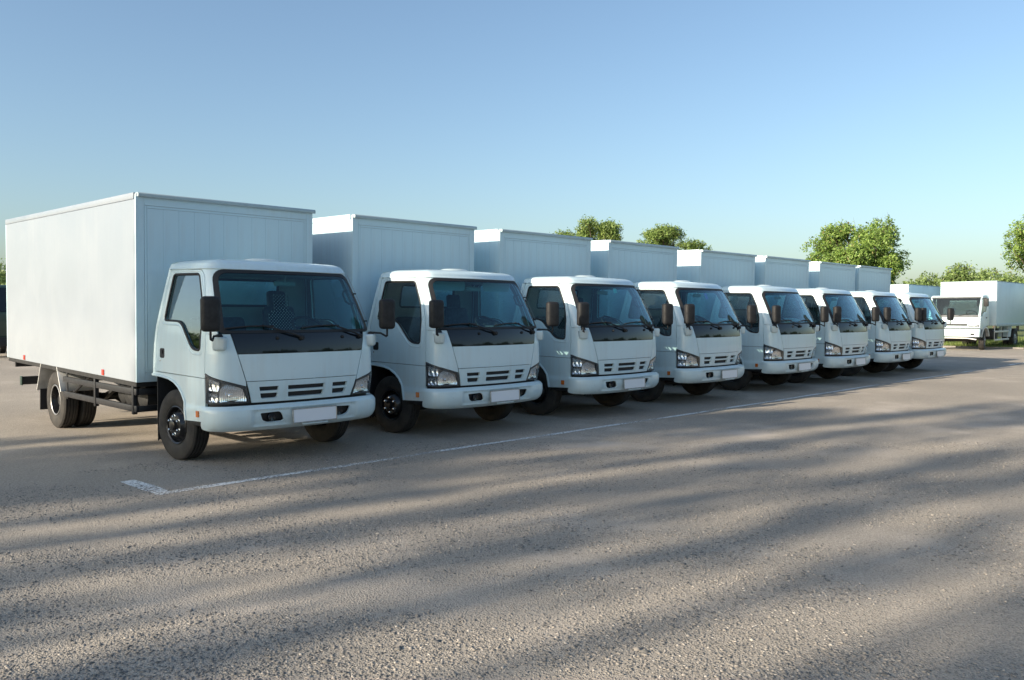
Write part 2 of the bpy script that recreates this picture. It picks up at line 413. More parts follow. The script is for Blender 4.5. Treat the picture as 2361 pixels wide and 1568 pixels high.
def wrap(name, poly, surf, mat, parent, mode='s', sg=1, off=0.0, th=.014, holes=(), grid=.06, offf=None, angle=35, dens=.03):
    """poly: 2D points (mode 's': s,z / 'x': x,z / 'y': y,z on side sg) laid on surf as a panel with thickness th"""
    def conv(pl):
        out = []; n = len(pl)
        for i in range(n):
            a = pl[i]; b = pl[(i + 1) % n]; L = math.hypot(b[0] - a[0], b[1] - a[1]); m_ = max(1, int(math.ceil(L / dens)))
            for k in range(m_):
                u = k / m_; p0 = a[0] + (b[0] - a[0]) * u; z = a[1] + (b[1] - a[1]) * u
                q = p0 if mode == 's' else (surf.s_from_x(p0, z) if mode == 'x' else surf.s_from_y(p0, z, sg))
                out.append((q, z))
        return out
    bm = bmesh.new()
    allp = []
    for lp in [poly] + list(holes):
        c = conv(lp); allp += c
        v_ = [bm.verts.new((p[0], p[1], 0)) for p in c]
        for i in range(len(v_)): bm.edges.new((v_[i], v_[(i + 1) % len(v_)]))
    bmesh.ops.triangle_fill(bm, edges=bm.edges[:], use_beauty=True, use_dissolve=False)
    x0, x1 = min(p[0] for p in allp), max(p[0] for p in allp); z0, z1 = min(p[1] for p in allp), max(p[1] for p in allp)
    for ax, lo, hi in ((0, x0, x1), (1, z0, z1)):
        k = math.floor(lo / grid) + 1
        while k * grid < hi - 1e-4:
            co = [0, 0, 0]; no = [0, 0, 0]; co[ax] = k * grid; no[ax] = 1
            bmesh.ops.bisect_plane(bm, geom=bm.verts[:] + bm.edges[:] + bm.faces[:], plane_co=co, plane_no=no, dist=1e-5); k += 1
    bmesh.ops.remove_doubles(bm, verts=bm.verts[:], dist=1e-4)
    bm.verts.ensure_lookup_table(); bm.verts.index_update()
    outer = []; inner = []
    for v in bm.verts:
        q, z = v.co.x, v.co.y; p = surf.pt(q, z); n = surf.nrm(q, z)
        o_ = off + (offf(q, z) if offf else 0)
        outer.append(p + n * o_); inner.append(p + n * (o_ - th))
    nv = len(outer); faces = []; mi = []
    for f in bm.faces:
        idx = [v.index for v in f.verts]
        faces.append(idx); mi.append(0); faces.append([i + nv for i in reversed(idx)]); mi.append(1)
    for e in bm.edges:
        if e.is_boundary:
            a, b = e.verts[0].index, e.verts[1].index; faces.append([a, b, b + nv, a + nv]); mi.append(0)
    bm.free()
    me = bpy.data.meshes.new(name); me.from_pydata([tuple(v) for v in outer + inner], [], faces)
    mats = mat if isinstance(mat, (list, tuple)) else [mat, mat]
    me.polygons.foreach_set('material_index', mi)
    b2 = bmesh.new(); b2.from_mesh(me); bmesh.ops.recalc_face_normals(b2, faces=b2.faces[:]); b2.to_mesh(me); b2.free()
    finish(me, mats, True, angle)
    return link(bpy.data.objects.new(name, me), parent)
def surf_loop(surf, poly, mode, sg, off, dens=.03):
    out = []; n = len(poly)
    for i in range(n):
        a = poly[i]; b = poly[(i + 1) % n]; L = math.hypot(b[0] - a[0], b[1] - a[1]); m_ = max(1, int(math.ceil(L / dens)))
        for k in range(m_):
            u = k / m_; p0 = a[0] + (b[0] - a[0]) * u; z = a[1] + (b[1] - a[1]) * u
            q = p0 if mode == 's' else (surf.s_from_x(p0, z) if mode == 'x' else surf.s_from_y(p0, z, sg))
            out.append(surf.pt(q, z) + surf.nrm(q, z) * off)
    return out

# ------------------------------------------------------------------ the box truck (x across, y backwards from the bumper, z up)
class RearSurf:
    def pt(s, q, z): return Vector((q, float(np.interp(z, [.9, 1.0, 1.56, 2.3], [1.735, 1.735, 1.685, 1.52])), z))
    def nrm(s, q, z): return Vector((0, 1, 0))
REAR = RearSurf()
def bump_extra(x, z):
    def ss(a, b, v):
        t = min(1, max(0, (v - a) / (b - a))); return t * t * (3 - 2 * t)
    m = ss(.70, .645, abs(x)) * ss(.44, .475, z) * ss(.635, .615, z)
    return .020 * m
BUMP = Surf(rad(9), .84, .46,
            smooth_tab([(.38, .085), (.41, .03), (.44, -.012), (.50, -.045), (.57, -.058), (.645, -.052), (.67, -.03), (.69, .02), (.70, .05)], 120),
            smooth_tab([(.38, .95), (.43, .985), (.5, 1.0), (.65, 1.0), (.70, .985)]), extra=bump_extra)

def seam_y(z): return float(np.interp(z, [.9, 1.43, 1.6, 1.85, 2.14, 2.25], [.338, .338, .375, .462, .585, .63]))
def build_wheel(front):
    R = .41; root = empty('front_wheel' if front else 'rear_wheel')
    prof = [(.07, .205), (.088, .222), (.106, .255), (.114, .31), (.108, .36), (.097, .392), (.084, .404)]
    g = [.058, .022, -.022, -.058]
    tread = []
    for c in g: tread += [(c + .0065, R), (c + .005, R - .013), (c - .005, R - .013), (c - .0065, R)]
    side = [(a, r) for a, r in prof]
    full = side + [(.080, R - .001)] + tread + [(-.080, R - .001)] + [(-a, r) for a, r in reversed(side)]
    full = full + [(-.02, .19), (.02, .19), full[0]]
    t = MB(); t.lathe(full, 'x', (0, 0, 0), 56); t.build('tyre', 'tyre_rubber', root, angle=28)
    m = MB()
    if front:
        m.lathe([(-.082, .214), (-.096, .224), (-.100, .216), (-.090, .203), (-.055, .196), (-.03, .186), (-.045, .170), (-.098, .140), (-.112, .128), (-.114, .085), (-.120, .062), (-.150, .056), (-.154, .048), (-.154, .001)], 'x', (0, 0, 0), 40)
        m.build('rim', 'wheel_black', root)
        for k in range(6):
            a = 2 * math.pi * k / 6 + .3; c = (0, .104 * math.cos(a), .104 * math.sin(a)); b = MB()
            b.lathe([(-.110, .021), (-.116, .021), (-.118, .015), (-.140, .014), (-.146, .009), (-.146, .001)], 'x', c, 8); b.build('lug_nut', 'chrome', root)
        h = MB()
        for k in range(6):
            a = 2 * math.pi * (k + .5) / 6 + .3; n = Vector((-.78, .62 * math.cos(a), .62 * math.sin(a))).normalized()
            c = Vector((-.077, .157 * math.cos(a), .157 * math.sin(a))); u = Vector((0, -math.sin(a), math.cos(a))); v = n.cross(u)
            h._add([tuple(c + u * .022 * math.cos(2 * math.pi * j / 10) + v * .014 * math.sin(2 * math.pi * j / 10)) for j in range(10)], [tuple(range(10))])
        h.build('hand_hole', 'black_rubber', root)
    else:
        m.lathe([(-.082, .214), (-.096, .226), (-.100, .218), (-.092, .206), (-.06, .199), (-.02, .190), (.045, .176), (.060, .160), (.062, .105), (.030, .092), (-.030, .085), (-.045, .07), (-.045, .001)], 'x', (0, 0, 0), 40)
        m.build('rim', 'wheel_black', root)
        r2 = MB(); r2.lathe([(-.094, .203), (-.099, .207), (-.102, .214), (-.099, .221), (-.094, .224)], 'x', (0, 0, 0), 40); r2.build('rim_ring', 'wheel_grey', root)
        for k in range(6):
            a = 2 * math.pi * k / 6; b = MB()
            b.lathe([(.062, .020), (.034, .020), (.030, .012), (.012, .012), (.012, .001)], 'x', (0, .13 * math.cos(a), .13 * math.sin(a)), 8); b.build('lug_nut', 'steel', root)
    return root

def build_truck():
    T = empty('box_truck')
    WP = ['white_paint', 'interior_grey']
    # --- cab shell
    cab = MB()
    cab.box((-1.0, .2, .955), (1.0, 1.70, .985), .006)                    # floor pan
    cab.build('cab_floor', 'chassis_black', T)
    win = [(1.385, 2.165), (.70, 2.150), (.535, 1.86), (.470, 1.62), (.462, 1.292), (.665, 1.300), (1.015, 1.612), (1.470, 1.622)]
    for sg in (-1, 1):
        door = [(1.655, 1.012), (1.615, 1.56), (1.470, 2.224), (.73, 2.197), (.665, 2.186), (.618, 2.155)] + [(seam_y(z) + .004, z) for z in (2.10, 2.0, 1.85, 1.7, 1.6, 1.5, 1.43, 1.2, .992)]
        door = round_poly(door, [.03, 0, .05, 0, 0, 0] + [0] * 8 + [.02], 4)
        wr = round_poly(win, [.05, .06, .05, .05, .05, .10, .12, .05], 5)
        d = wrap('door', door, CAB, WP, T, 'y', sg, 0, .035, holes=[wr])
        # pressed bead round the window
        b = MB(); b.loop_tube(surf_loop(CAB, wr, 'y', sg, -.004), .014, 6); b.build('window_seal', 'black_rubber', d)
        bead = round_poly([(1.43, 2.195), (.67, 2.178), (.495, 1.86), (.425, 1.60), (.415, 1.245), (.68, 1.250), (1.03, 1.565), (1.515, 1.575)], .06, 4)
        b = MB(); b.loop_tube(surf_loop(CAB, bead, 'y', sg, -.006), .012, 6); b.build('window_bead', 'white_paint', d)
        wrap('side_window', wr, CAB, 'side_glass', d, 'y', sg, -.016, .004)
        wrap('handle_recess', round_poly([(1.405, 1.175), (1.405, 1.29), (1.53, 1.29), (1.53, 1.175)], .03, 4), CAB, 'black_rubber', d, 'y', sg, .003, .012)
        wrap('door_handle', round_poly([(1.44, 1.225), (1.44, 1.272), (1.505, 1.272), (1.505, 1.225)], .012, 3), CAB, 'black_plastic', d, 'y', sg, .013, .012)
        q = CAB.pt(CAB.s_from_y(1.52, 1.145, sg), 1.145); b = MB(); b.lathe([(0, .014), (.006 * sg, .013), (.008 * sg, .009), (.008 * sg, .001)], 'x', q, 12); b.build('key_lock', 'chrome', d)
        # rear corner pillar
        wrap('rear_pillar', [(1.664, .985), (1.624, 1.56), (1.478, 2.226), (1.545, 2.230), (1.690, 1.57), (1.738, .985)], CAB, WP, T, 'y', sg, 0, .035)
        # fender with wheel arch
        arch = [(.792, .495), (.812, .60), (.855, .70), (.925, .79), (1.01, .855), (1.12, .908), (1.27, .942), (1.48, .958), (1.738, .966)]
        fend = [(.345, .985), (.345, .512)] + arch + [(1.738, .982), (1.66, 1.003)]
        def flare(q, z): return .020 * (1 - min(1, max(0, (z - .635) / .05)) ** 2 * (3 - 2 * min(1, max(0, (z - .635) / .05))))
        fd = wrap('fender', fend, CAB, WP, T, 'y', sg, 0, .03, offf=flare, grid=.035)
        pts = []
        for (y, z) in arch:
            q = CAB.s_from_y(y, z, sg); pts.append(CAB.pt(q, z) + CAB.nrm(q, z) * (flare(0, z) + .002))
        b = MB(); b.tube(pts, .016, 8); b.build('arch_lip', 'white_paint', fd)
        # under-step
        b = MB(); x0, x1 = sorted((sg * .86, sg * 1.045)); b.box((x0, .35, .448), (x1, .785, .512), .01); b.build('step', 'black_plastic', T)
        # side marker
        wrap('marker_light', round_poly([(.455, .555), (.455, .625), (.515, .625), (.515, .555)], .008, 2), CAB, 'orange_lens', T, 'y', sg, .034, .02)
        # corner panel between door, hood and headlight
        S = CAB.s_from_x; Y = CAB.s_from_y
        so = lambda z: Y(seam_y(z) - .004, z, sg)
        cp = [(so(z), z) for z in (1.052, 1.2, 1.35, 1.474)] + [(S(sg * .868, 1.474), 1.474), (S(sg * .814, 1.255), 1.255), (S(sg * .727, .953), .953), (S(sg * .722, .902), .902)]
        wrap('corner_panel', cp, CAB, WP, T, 's', sg, 0, .03)
        # A pillar with the windshield corner
        arcx = round_poly([(sg * .982, 1.478), (sg * .882, 2.192), (sg * .40, 2.192)], [0, .13, 0], 6)
        ap = [(so(z), z) for z in (1.481, 1.6, 1.7, 1.85, 2.0, 2.10)] + [(Y(.611, 2.16, sg), 2.16), (Y(.660, 2.192, sg), 2.192), (Y(.72, 2.203, sg), 2.203), (S(sg * .40, 2.205), 2.205)] + [(S(x, z), z) for x, z in reversed(arcx)]
        wrap('front_pillar', ap, CAB, WP, T, 's', sg, 0, .03)
        # headlight
        hz = [(so(1.043), 1.043), (S(sg * .716, .893), .893), (S(sg * .664, .714), .714), (so(.712), .712)]
        hl = wrap('headlight', hz, CAB, 'wheel_grey', T, 's', sg, -.078, .010)
        def ht(t, z):
            zz = min(max(z, .712), 1.04); s0 = so(zz); s1 = S(sg * float(np.interp(zz, [.714, .893], [.664, .716])), zz); return (s0 + (s1 - s0) * t, z)
        inn = [ht(.025, 1.018), ht(.36, .962), ht(.968, .878), ht(.968, .726), ht(.025, .726)]
        wrap('bezel', hz, CAB, 'dash_plastic', hl, 's', sg, .001, .04, holes=[inn])
        for nm, pl, r in (('main_reflector', [(.35, .730), (.955, .729), (.92, .866), (.58, .928), (.43, .885), (.36, .80)], .02),
                          ('turn_lamp', [(.03, .995), (.41, .950), (.38, .850), (.03, .858)], .015), ('side_lamp', [(.03, .832), (.33, .824), (.32, .730), (.03, .731)], .012)):
            pp = [ht(*p) for p in pl]; qs = [p[0] for p in pp]; zs = [p[1] for p in pp]
            qc_, zc0, qw, zw = (min(qs) + max(qs)) / 2, (min(zs) + max(zs)) / 2, (max(qs) - min(qs)) / 2, (max(zs) - min(zs)) / 2
            def bowl(q, z, qc_=qc_, zc0=zc0, qw=qw, zw=zw, dp=.048 if nm == 'main_reflector' else .034): return -dp * max(0, 1 - ((q - qc_) / qw) ** 2 * .5 - ((z - zc0) / zw) ** 2 * .5)
            wrap(nm, round_poly(pp, r, 3), CAB, 'reflector', hl, 's', sg, -.010, .012, offf=bowl, grid=.02, dens=.02)
        bp = CAB.pt(ht(.64, .80)[0], .80); b = MB(); b.lathe([(.022, .001), (.022, .014), (.03, .018), (.05, .020)], 'y', bp, 12); b.build('bulb', 'chrome', hl)
        wrap('lens', hz, CAB, 'lens_clear', hl, 's', sg, .006, .004)
        # mirror pod, arm and housing
        zc = 1.372; qc = S(sg * .975, zc); P0 = CAB.pt(qc, zc); n0 = CAB.nrm(qc, zc); pod = MB()
        pod.box((-.068, -.06, -.075), (.068, .075, .072), .028, 3, taper=(1.18, 1.15)); pm = pod.mesh('mirror_pod', 'white_paint')
        ang = math.atan2(n0.y, n0.x) + math.pi / 2
        mir = MB(); c = Vector((sg * 1.145, .0, 1.695))
        mir.box((-.100, -.058, -.188), (.100, .058, .188), .046, 4, taper=(1.0, 1.0))
        me = mir.mesh('side_mirror', 'black_plastic')
        mo = inst('side_mirror', me, T, c, (0, 0, rad(-14) if sg < 0 else rad(-20)))
        g = MB(); g.box((-.082, .054, -.168), (.082, .0575, .168), 0); gm = g.mesh('mirror_glass', 'mirror_glass'); inst('mirror_glass', gm, mo)
        po = inst('mirror_pod', pm, T, P0 + n0 * .012, (0, 0, ang))
        a = MB(); p0 = P0 + n0 * .02 + Vector((0, 0, .07))
        a.tube([p0 + Vector((0, 0, -.01)), p0 + Vector((0, 0, .015)), p0 + Vector((sg * .02, -.03, .018)), p0 + Vector((sg * .10, -.075, .012)), Vector((sg * 1.13, -.01, 1.415)), Vector((sg * 1.145, 0, 1.425)), Vector((sg * 1.146, 0, 1.45)), Vector((sg * 1.146, 0, 1.56))], .0125, 8)
        ao = a.build('mirror_arm', 'black_plastic', T)
        a = MB(); a.lathe([(-.01, .040), (.012, .038), (.030, .026), (.034, .001)], 'z', p0, 14); a.build('arm_joint', 'black_plastic', ao)
    # --- front panels
    wrap('hood_panel', [(-.718, .956), (.718, .956), (.806, 1.253), (-.806, 1.253)], CAB, WP, T, 'x', 1, 0, .03)
    wrap('cowl_panel', [(-.808, 1.259), (.808, 1.259), (.862, 1.480), (-.862, 1.480)], CAB, 'gloss_black', T, 'x', 1, 0, .02)
    wsf = round_poly([(-.978, 1.482), (.978, 1.482), (.878, 2.196), (-.878, 2.196)], [.07, .07, .13, .13], 6)
    wsg = round_poly([(-.922, 1.512), (.922, 1.512), (.838, 2.158), (-.838, 2.158)], [.06, .06, .11, .11], 6)
    ws = wrap('windshield', wsg, CAB, 'windshield_glass', T, 'x', 1, .004, .005)
    wrap('windshield_seal', wsf, CAB, 'black_rubber', ws, 'x', 1, .006, .02, holes=[wsg])
    gs = []
    for (xa, xb, xc, xd) in ((-.578, -.352, -.360, -.545), (-.240, .240, .228, -.228), (.352, .578, .545, .360)):
        gs.append(round_poly([(xa, .888), (xb, .888), (xc, .752), (xd, .752)], [.006, .006, .02, .02], 3))
    gr = wrap('front_grille', [(-.716, .949), (.716, .949), (.645, .713), (-.645, .713)], CAB, 'white_paint', T, 'x', 1, 0, .03, holes=gs, dens=.02)
    wrap('grille_back', [(-.62, .91), (.62, .91), (.60, .73), (-.60, .73)], CAB, 'black_rubber', gr, 'x', 1, -.035, .006)
    for (xa, xb) in ((-.570, -.350), (-.240, .240), (.350, .570)):
        wrap('grille_slat', [(xa, .812), (xb, .812), (xb, .838), (xa, .838)], CAB, 'white_paint', gr, 'x', 1, -.004, .022)
    wrap('valance', [(-1.16, .63), (1.16, .63), (1.16, .74), (-1.16, .74)], CAB, 'black_rubber', T, 's', 1, -.034, .01)
    # --- bumper
    fog = [(-.588, .598), (-.372, .606), (-.340, .592), (-.305, .512), (-.325, .486), (-.50, .484), (-.560, .520)]
    fr = [round_poly([(x * s_, z) for x, z in fog], .02, 3) for s_ in (1, -1)]
    ye = BUMP.s_from_y(.335, .55, 1)
    bpoly = round_poly([(-ye, .688), (-ye, .44), (-ye * .9, .418), (-.6, .400), (.6, .400), (ye * .9, .418), (ye, .44), (ye, .688)], [0, .05, .1, .2, .2, .1, .05, 0], 4)
    bu = wrap('bumper', bpoly, BUMP, 'white_paint', T, 's', 1, 0, .02, holes=[[(BUMP.s_from_x(x, z), z) for x, z in f] for f in fr], grid=.028, dens=.02)
    for s_ in (1, -1):
        wrap('fog_recess', [(s_ * x * 1.03 - s_ * .0, z) for x, z in ((-.60, .62), (-.29, .62), (-.29, .475), (-.60, .475))], BUMP, 'black_rubber', bu, 'x', 1, -.05, .008)
        c = BUMP.pt(BUMP.s_from_x(-s_ * .44, .545), .545); b = MB(); b.lathe([(.045, .05), (.02, .048), (.015, .042), (.022, .001)], 'y', c, 16); b.build('fog_lamp', 'gloss_black', bu)
    pl = MB(); pl.box((-.280, -.006, -.073), (.280, .006, .073), .004, 1); po = inst('license_plate', pl.mesh('license_plate', 'plate_white'), bu, (.07, -.062, .538), (rad(-3), 0, 0))
    pf = MB()
    for a_, b_ in (((-.292, -.010, .073), (.292, .008, .086)), ((-.292, -.010, -.086), (.292, .008, -.073)), ((-.292, -.010, -.073), (-.280, .008, .073)), ((.280, -.010, -.073), (.292, .008, .073))): pf.box(a_, b_, .003, 1)
    pf.build('plate_frame', 'steel', po)
    pb = MB(); pb.box((-.17, -.004, -.105), (.17, .012, -.088), .004); pb.build('plate_bracket', 'white_paint', po)
    # --- roof
    ring = []; sR = CAB.s_from_y(1.52, 2.2, 1)
    for q in np.linspace(-sR, sR, 81): p = CAB.pt(float(q), 2.2); ring.append(Vector((p.x, p.y)))
    xr = ring[-1].x
    for i in range(1, 16): ring.append(Vector((xr - 2 * xr * i / 16, 1.52)))
    # round the rear corners slightly
    bm = bmesh.new(); n = len(ring); rows = []
    nor = []
    for i in range(n):
        d = (ring[(i + 1) % n] - ring[i - 1]).normalized(); nor.append(Vector((-d.y, d.x)))
    for ins, z in ((.030, 2.196), (-.010, 2.199), (-.014, 2.206), (-.010, 2.214), (.002, 2.219), (.010, 2.240), (.030, 2.265), (.062, 2.286), (.11, 2.302), (.19, 2.315), (.32, 2.324)):
        row = []
        for i in range(n):
            p = ring[i] + nor[i] * ins
            if ins > .1:                       # avoid folding at the corners
                p.x = max(-xr + ins * .95, min(xr - ins * .95, p.x)); p.y = min(1.52 - ins * .9, p.y)
            row.append(bm.verts.new((p.x, p.y, z + (p.y - .5) * .024)))
        rows.append(row)
    for a_, b_ in zip(rows[:-1], rows[1:]):
        for i in range(n): bm.faces.new((a_[i], a_[(i + 1) % n], b_[(i + 1) % n], b_[i]))
    bmesh.ops.triangle_fill(bm, edges=[e for e in bm.edges if e.is_boundary and e.verts[0].co.z > 2.29], use_beauty=True)
    m = MB(); m.bm.free(); m.bm = bm; roof = m.build('roof', 'white_paint', T, angle=50)
    v = MB(); v.lathe([(-.02, .24), (.004, .235), (.020, .205), (.030, .15), (.034, .07), (.034, .001)], 'z', (0, 0, 0), 32)
    inst('roof_vent', v.mesh('roof_vent', 'white_paint'), roof, (-.08, .86, 2.330), (0, 0, 0), (1.05, .62, 1))
    # --- rear wall and window
    rw = round_poly([(-.52, 1.80), (.52, 1.80), (.52, 2.13), (-.52, 2.13)], .06, 4)
    r = wrap('rear_wall', [(-1.02, .985), (1.02, .985), (1.0, 1.55), (.925, 2.21), (-.925, 2.21), (-1.0, 1.55)], REAR, ['white_paint', 'interior_light'], T, 's', 1, 0, .03, holes=[rw], grid=.1)
    wrap('rear_window', rw, REAR, 'side_glass', r, 's', 1, -.012, .004)
    b = MB(); b.loop_tube(surf_loop(REAR, rw, 's', 1, -.022), .018, 6); b.build('window_seal', 'black_rubber', r)
    for z in (1.30, 1.45, 1.60, 1.70):
        b = MB(); b.box((-.85, 1.655, z - .008), (.85, 1.668, z + .008), .004); b.build('wall_rib', 'interior_light', r)
    # --- interior
    b = MB(); b.prism([(.15, 1.43), (.24, 1.468), (.40, 1.475), (.54, 1.44), (.60, 1.36), (.60, 1.10), (.40, .99), (.16, .99)], 0, -.93, .93, .012); da = b.build('dashboard', 'dash_plastic', T)
    b = MB(); b.prism([(.32, 1.45), (.40, 1.53), (.56, 1.53), (.62, 1.46), (.60, 1.38), (.36, 1.40)], 0, .27, .75, .02); b.build('instrument_hood', 'dash_plastic', da)
    b = MB(); b.box((-.90, .75, 2.165), (.90, 1.50, 2.18), .004); b.build('headliner', 'interior_light', T)
    def seat(nm, xc, hw, zt, head):
        s_ = MB(); s_.box((xc - hw, .88, 1.00), (xc + hw, 1.36, 1.24), .05, 3); so_ = s_.build(nm, 'seat_fabric', T)
        k = MB(); k.box((xc - hw, 1.30, 1.16), (xc + hw, 1.43, zt), .055, 3, rot=(rad(-9), 0, 0), taper=(.86, .9)); k.build('backrest', 'seat_fabric', so_)
        if head:
            k = MB(); k.box((xc - .13, 1.42, zt - .03), (xc + .13, 1.51, zt + .20), .045, 3, rot=(rad(-6), 0, 0)); k.build('headrest', 'seat_fabric', so_)
        return so_
    seat('driver_seat', .44, .25, 1.80, True)
    seat('passenger_seat', -.40, .40, 1.66, False)
    sw = MB(); rr = .205; sw.loop_tube([(rr * math.cos(t), rr * math.sin(t), 0) for t in np.linspace(0, 2 * math.pi, 33)[:-1]], .016, 8)
    swo = inst('steering_wheel', sw.mesh('steering_wheel', 'black_plastic'), T, (.46, .70, 1.53), (rad(38), 0, 0))
    h = MB(); h.box((-.075, -.05, -.03), (.075, .05, .012), .02, 2); h.box((-.20, -.012, -.012), (.20, .012, .004), .004); h.box((-.012, -.20, -.012), (.012, 0, .004), .004); h.build('steering_hub', 'black_plastic', swo)
    c_ = MB(); c_.tube([(0, 0, -.02), (0, 0, -.40)], .03, 8); c_.build('steering_column', 'black_plastic', swo)
    b = MB(); b.box((-.065, .60, 2.03), (.22, .625, 2.09), .018, 3); rm = b.build('rear_view_mirror', 'interior_light', T)
    b = MB(); b.tube([(.075, .61, 2.07), (.04, .52, 2.16), (.03, .48, 2.19)], .008, 6); b.build('mirror_stem', 'interior_light', rm)
    b = MB(); b.tube([(.90, .50, 1.98), (.865, .53, 1.985), (.855, .54, 1.95), (.875, .50, 1.85), (.90, .46, 1.82), (.935, .43, 1.83)], .014, 8); b.build('grab_handle', 'dash_plastic', T)
    # --- wipers, washer nozzles, antenna
    for xl, xr_, xp, xa in ((-.915, -.375, -.060, -.52), (-.045, .480, .792, .36)):
        def wp(x, z, o_=.028): q = CAB.s_from_x(x, z); return CAB.pt(q, z) + CAB.nrm(q, z) * o_
        b = MB(); b.tube([wp(xl + (xr_ - xl) * u, 1.528 + .022 * u + .012 * math.sin(math.pi * u), .022) for u in np.linspace(0, 1, 12)], .009, 6); wb = b.build('wiper', 'black_rubber', T)
        b = MB(); b.tube([wp(xp, 1.425, .02), wp(xp * .75 + xa * .25, 1.46, .045), wp(xa, 1.555, .042)], [.016, .012, .008], 8); b.build('wiper_arm', 'black_rubber', wb)
        b = MB(); b.lathe([(.0, .030), (-.03, .028), (-.045, .018), (-.045, .001)], 'y', wp(xp, 1.425, .0), 14); b.build('wiper_pivot', 'black_plastic', wb)
    for x in (-.352, .517):
        b = MB(); q = CAB.pt(CAB.s_from_x(x, 1.425), 1.425); b.lathe([(.01, .020), (-.014, .018), (-.022, .010), (-.022, .001)], 'y', q, 12); b.build('washer_nozzle', 'black_plastic', T)
    b = MB(); pt_ = [CAB.pt(CAB.s_from_x(x, z), z) + CAB.nrm(CAB.s_from_x(x, z), z) * .03 for x, z in ((.962, 1.56), (.93, 1.80), (.895, 2.05), (.875, 2.17))]
    b.tube(pt_, .003, 6); an = b.build('antenna', 'steel', T)
    for x, z in ((.955, 1.60), (.908, 1.94)):
        q = CAB.s_from_x(x, z); b = MB(); p = CAB.pt(q, z) + CAB.nrm(q, z) * .02; b.box(p - Vector((.012, .018, .008)), p + Vector((.012, .018, .008)), .004); b.build('antenna_clip', 'black_plastic', an)
    # --- chassis
    tilt = rad(1.12)
    def zc_(y, z): return z + (y - 1.85) * math.tan(tilt)
    for x in (-.38, .38):
        b = MB(); b.prism([(.35, zc_(1.2, .58)), (1.8, zc_(1.8, .60)), (7.25, zc_(7.25, .60)), (7.25, zc_(7.25, .80)), (1.8, zc_(1.8, .80)), (.35, zc_(1.2, .74))], 0, x - .035, x + .035, .005); b.build('chassis_rail', 'chassis_black', T)
    for y in (.55, 1.75, 2.9, 3.9, 4.6, 5.6, 6.4, 7.2):
        b = MB(); b.box((-.9 if y > 1.8 else -.38, y - .04, zc_(y, .76 if y > 1.8 else .62)), (.9 if y > 1.8 else .38, y + .04, zc_(y, .855 if y > 1.8 else .70)), .005); b.build('cross_member', 'chassis_black', T)
    b = MB(); b.box((-.42, .45, .38), (.42, 1.75, .95), .08, 2); b.build('engine_block', 'chassis_black', T)
    b = MB(); b.prism([(.20, .55), (.5, .42), (.9, .36), (.9, .60), (.2, .66)], 0, -.72, .72, .02); b.build('under_tray', 'chassis_black', T)
    b = MB(); b.tube([(-.86, 1.12, .40), (-.55, 1.12, .34), (.55, 1.12, .34), (.86, 1.12, .40)], .055, 10); b.build('front_axle', 'chassis_black', T)
    b = MB(); b.lathe([(-.9, .05), (-.3, .06), (-.16, .16), (0, .20), (.16, .16), (.3, .06), (.9, .05)], 'x', (0, 5.11, .425), 20); b.build('rear_axle', 'chassis_black', T)
    b = MB(); b.tube([(0, 1.8, .55), (0, 4.95, .45)], .045, 10); b.build('drive_shaft', 'chassis_black', T)
    for x in (-.52, .52):
        for y0, y1 in ((.55, 1.75), (4.4, 5.9)):
            ym = (y0 + y1) / 2; b = MB()
            b.prism([(y0, .62), (ym - .25, .48), (ym + .25, .48), (y1, .62), (y1, .59), (ym + .25, .40), (ym - .25, .40), (y0, .59)], 0, x - .035, x + .035); b.build('leaf_spring', 'chassis_black', T)
    # tanks behind the side guard
    for y, r_, x0, x1 in ((2.92, .15, -.98, -.50), (2.58, .16, -1.02, -.50), (2.20, .16, -1.0, -.50)):
        b = MB(); b.lathe([(x0 - .03, .001), (x0 - .028, r_ * .6), (x0, r_ * .95), (x0 + .03, r_), (x1, r_), (x1 + .02, .001)], 'x', (0, y, zc_(y, .64)), 24); b.build('air_tank', 'chassis_black', T)
    b = MB(); b.box((.50, 2.1, .50), (1.02, 3.1, .82), .05, 3); b.build('fuel_tank', 'chassis_black', T)
    b = MB(); b.tube([(-.30, 2.1, .50), (-.42, 3.0, .50), (-.45, 3.5, .55), (-.45, 4.2, .60)], [.035, .035, .09, .09], 12); b.build('muffler', 'steel', T)
    b = MB(); b.tube([(-.95, 3.3, .78), (-.85, 3.2, .70), (-.9, 3.1, .72), (-.8, 3.0, .62), (-.9, 3.2, .58), (-.8, 3.3, .55)], .014, 6); b.build('brake_hose', 'steel', T)
    for sg in (-1, 1):
        gx = sg * 1.17
        for z0 in (.705, .495):
            b = MB(); y1 = 4.64
            b.prism([(1.93, z0), (1.93, z0 + .078), (y1, z0 + .078 + .012), (y1, z0 + .012)], 0, gx - .018, gx + .018, .004); gR = b.build('guard_rail', 'guard_black', T)
            b = MB(); xi = sg * .86; b.box((min(gx - sg * .018, xi), 1.93, z0 + .001), (max(gx - sg * .018, xi), 1.965, z0 + .077), .004); b.build('rail_return', 'guard_black', gR)
        for y in (2.03, 3.34, 4.60):
            b = MB(); b.box((gx - .034 if sg > 0 else gx + .019, y - .03, .47), (gx - .019 if sg > 0 else gx + .034, y + .03, zc_(y, .87)), .004) if y > 4 else b.box((gx - .026, y - .028, .465), (gx + .026, y + .028, zc_(y, .865)), .004)
            b.build('guard_post', 'guard_black', T)
        b = MB(); b.tube([(sg * 1.12, 4.45, .55), (sg * 1.05, 3.75, zc_(3.7, .86))], .022, 6); b.build('guard_brace', 'guard_black', T)
        # rear mudguard plates
        b = MB(); x0, x1 = sorted((sg * .68, sg * 1.205)); b.prism([(4.86, .925), (4.69, .57), (4.71, .565), (4.88, .925)], 0, x0, x1, .002, 1); b.build('mudguard', 'galvanised', T)
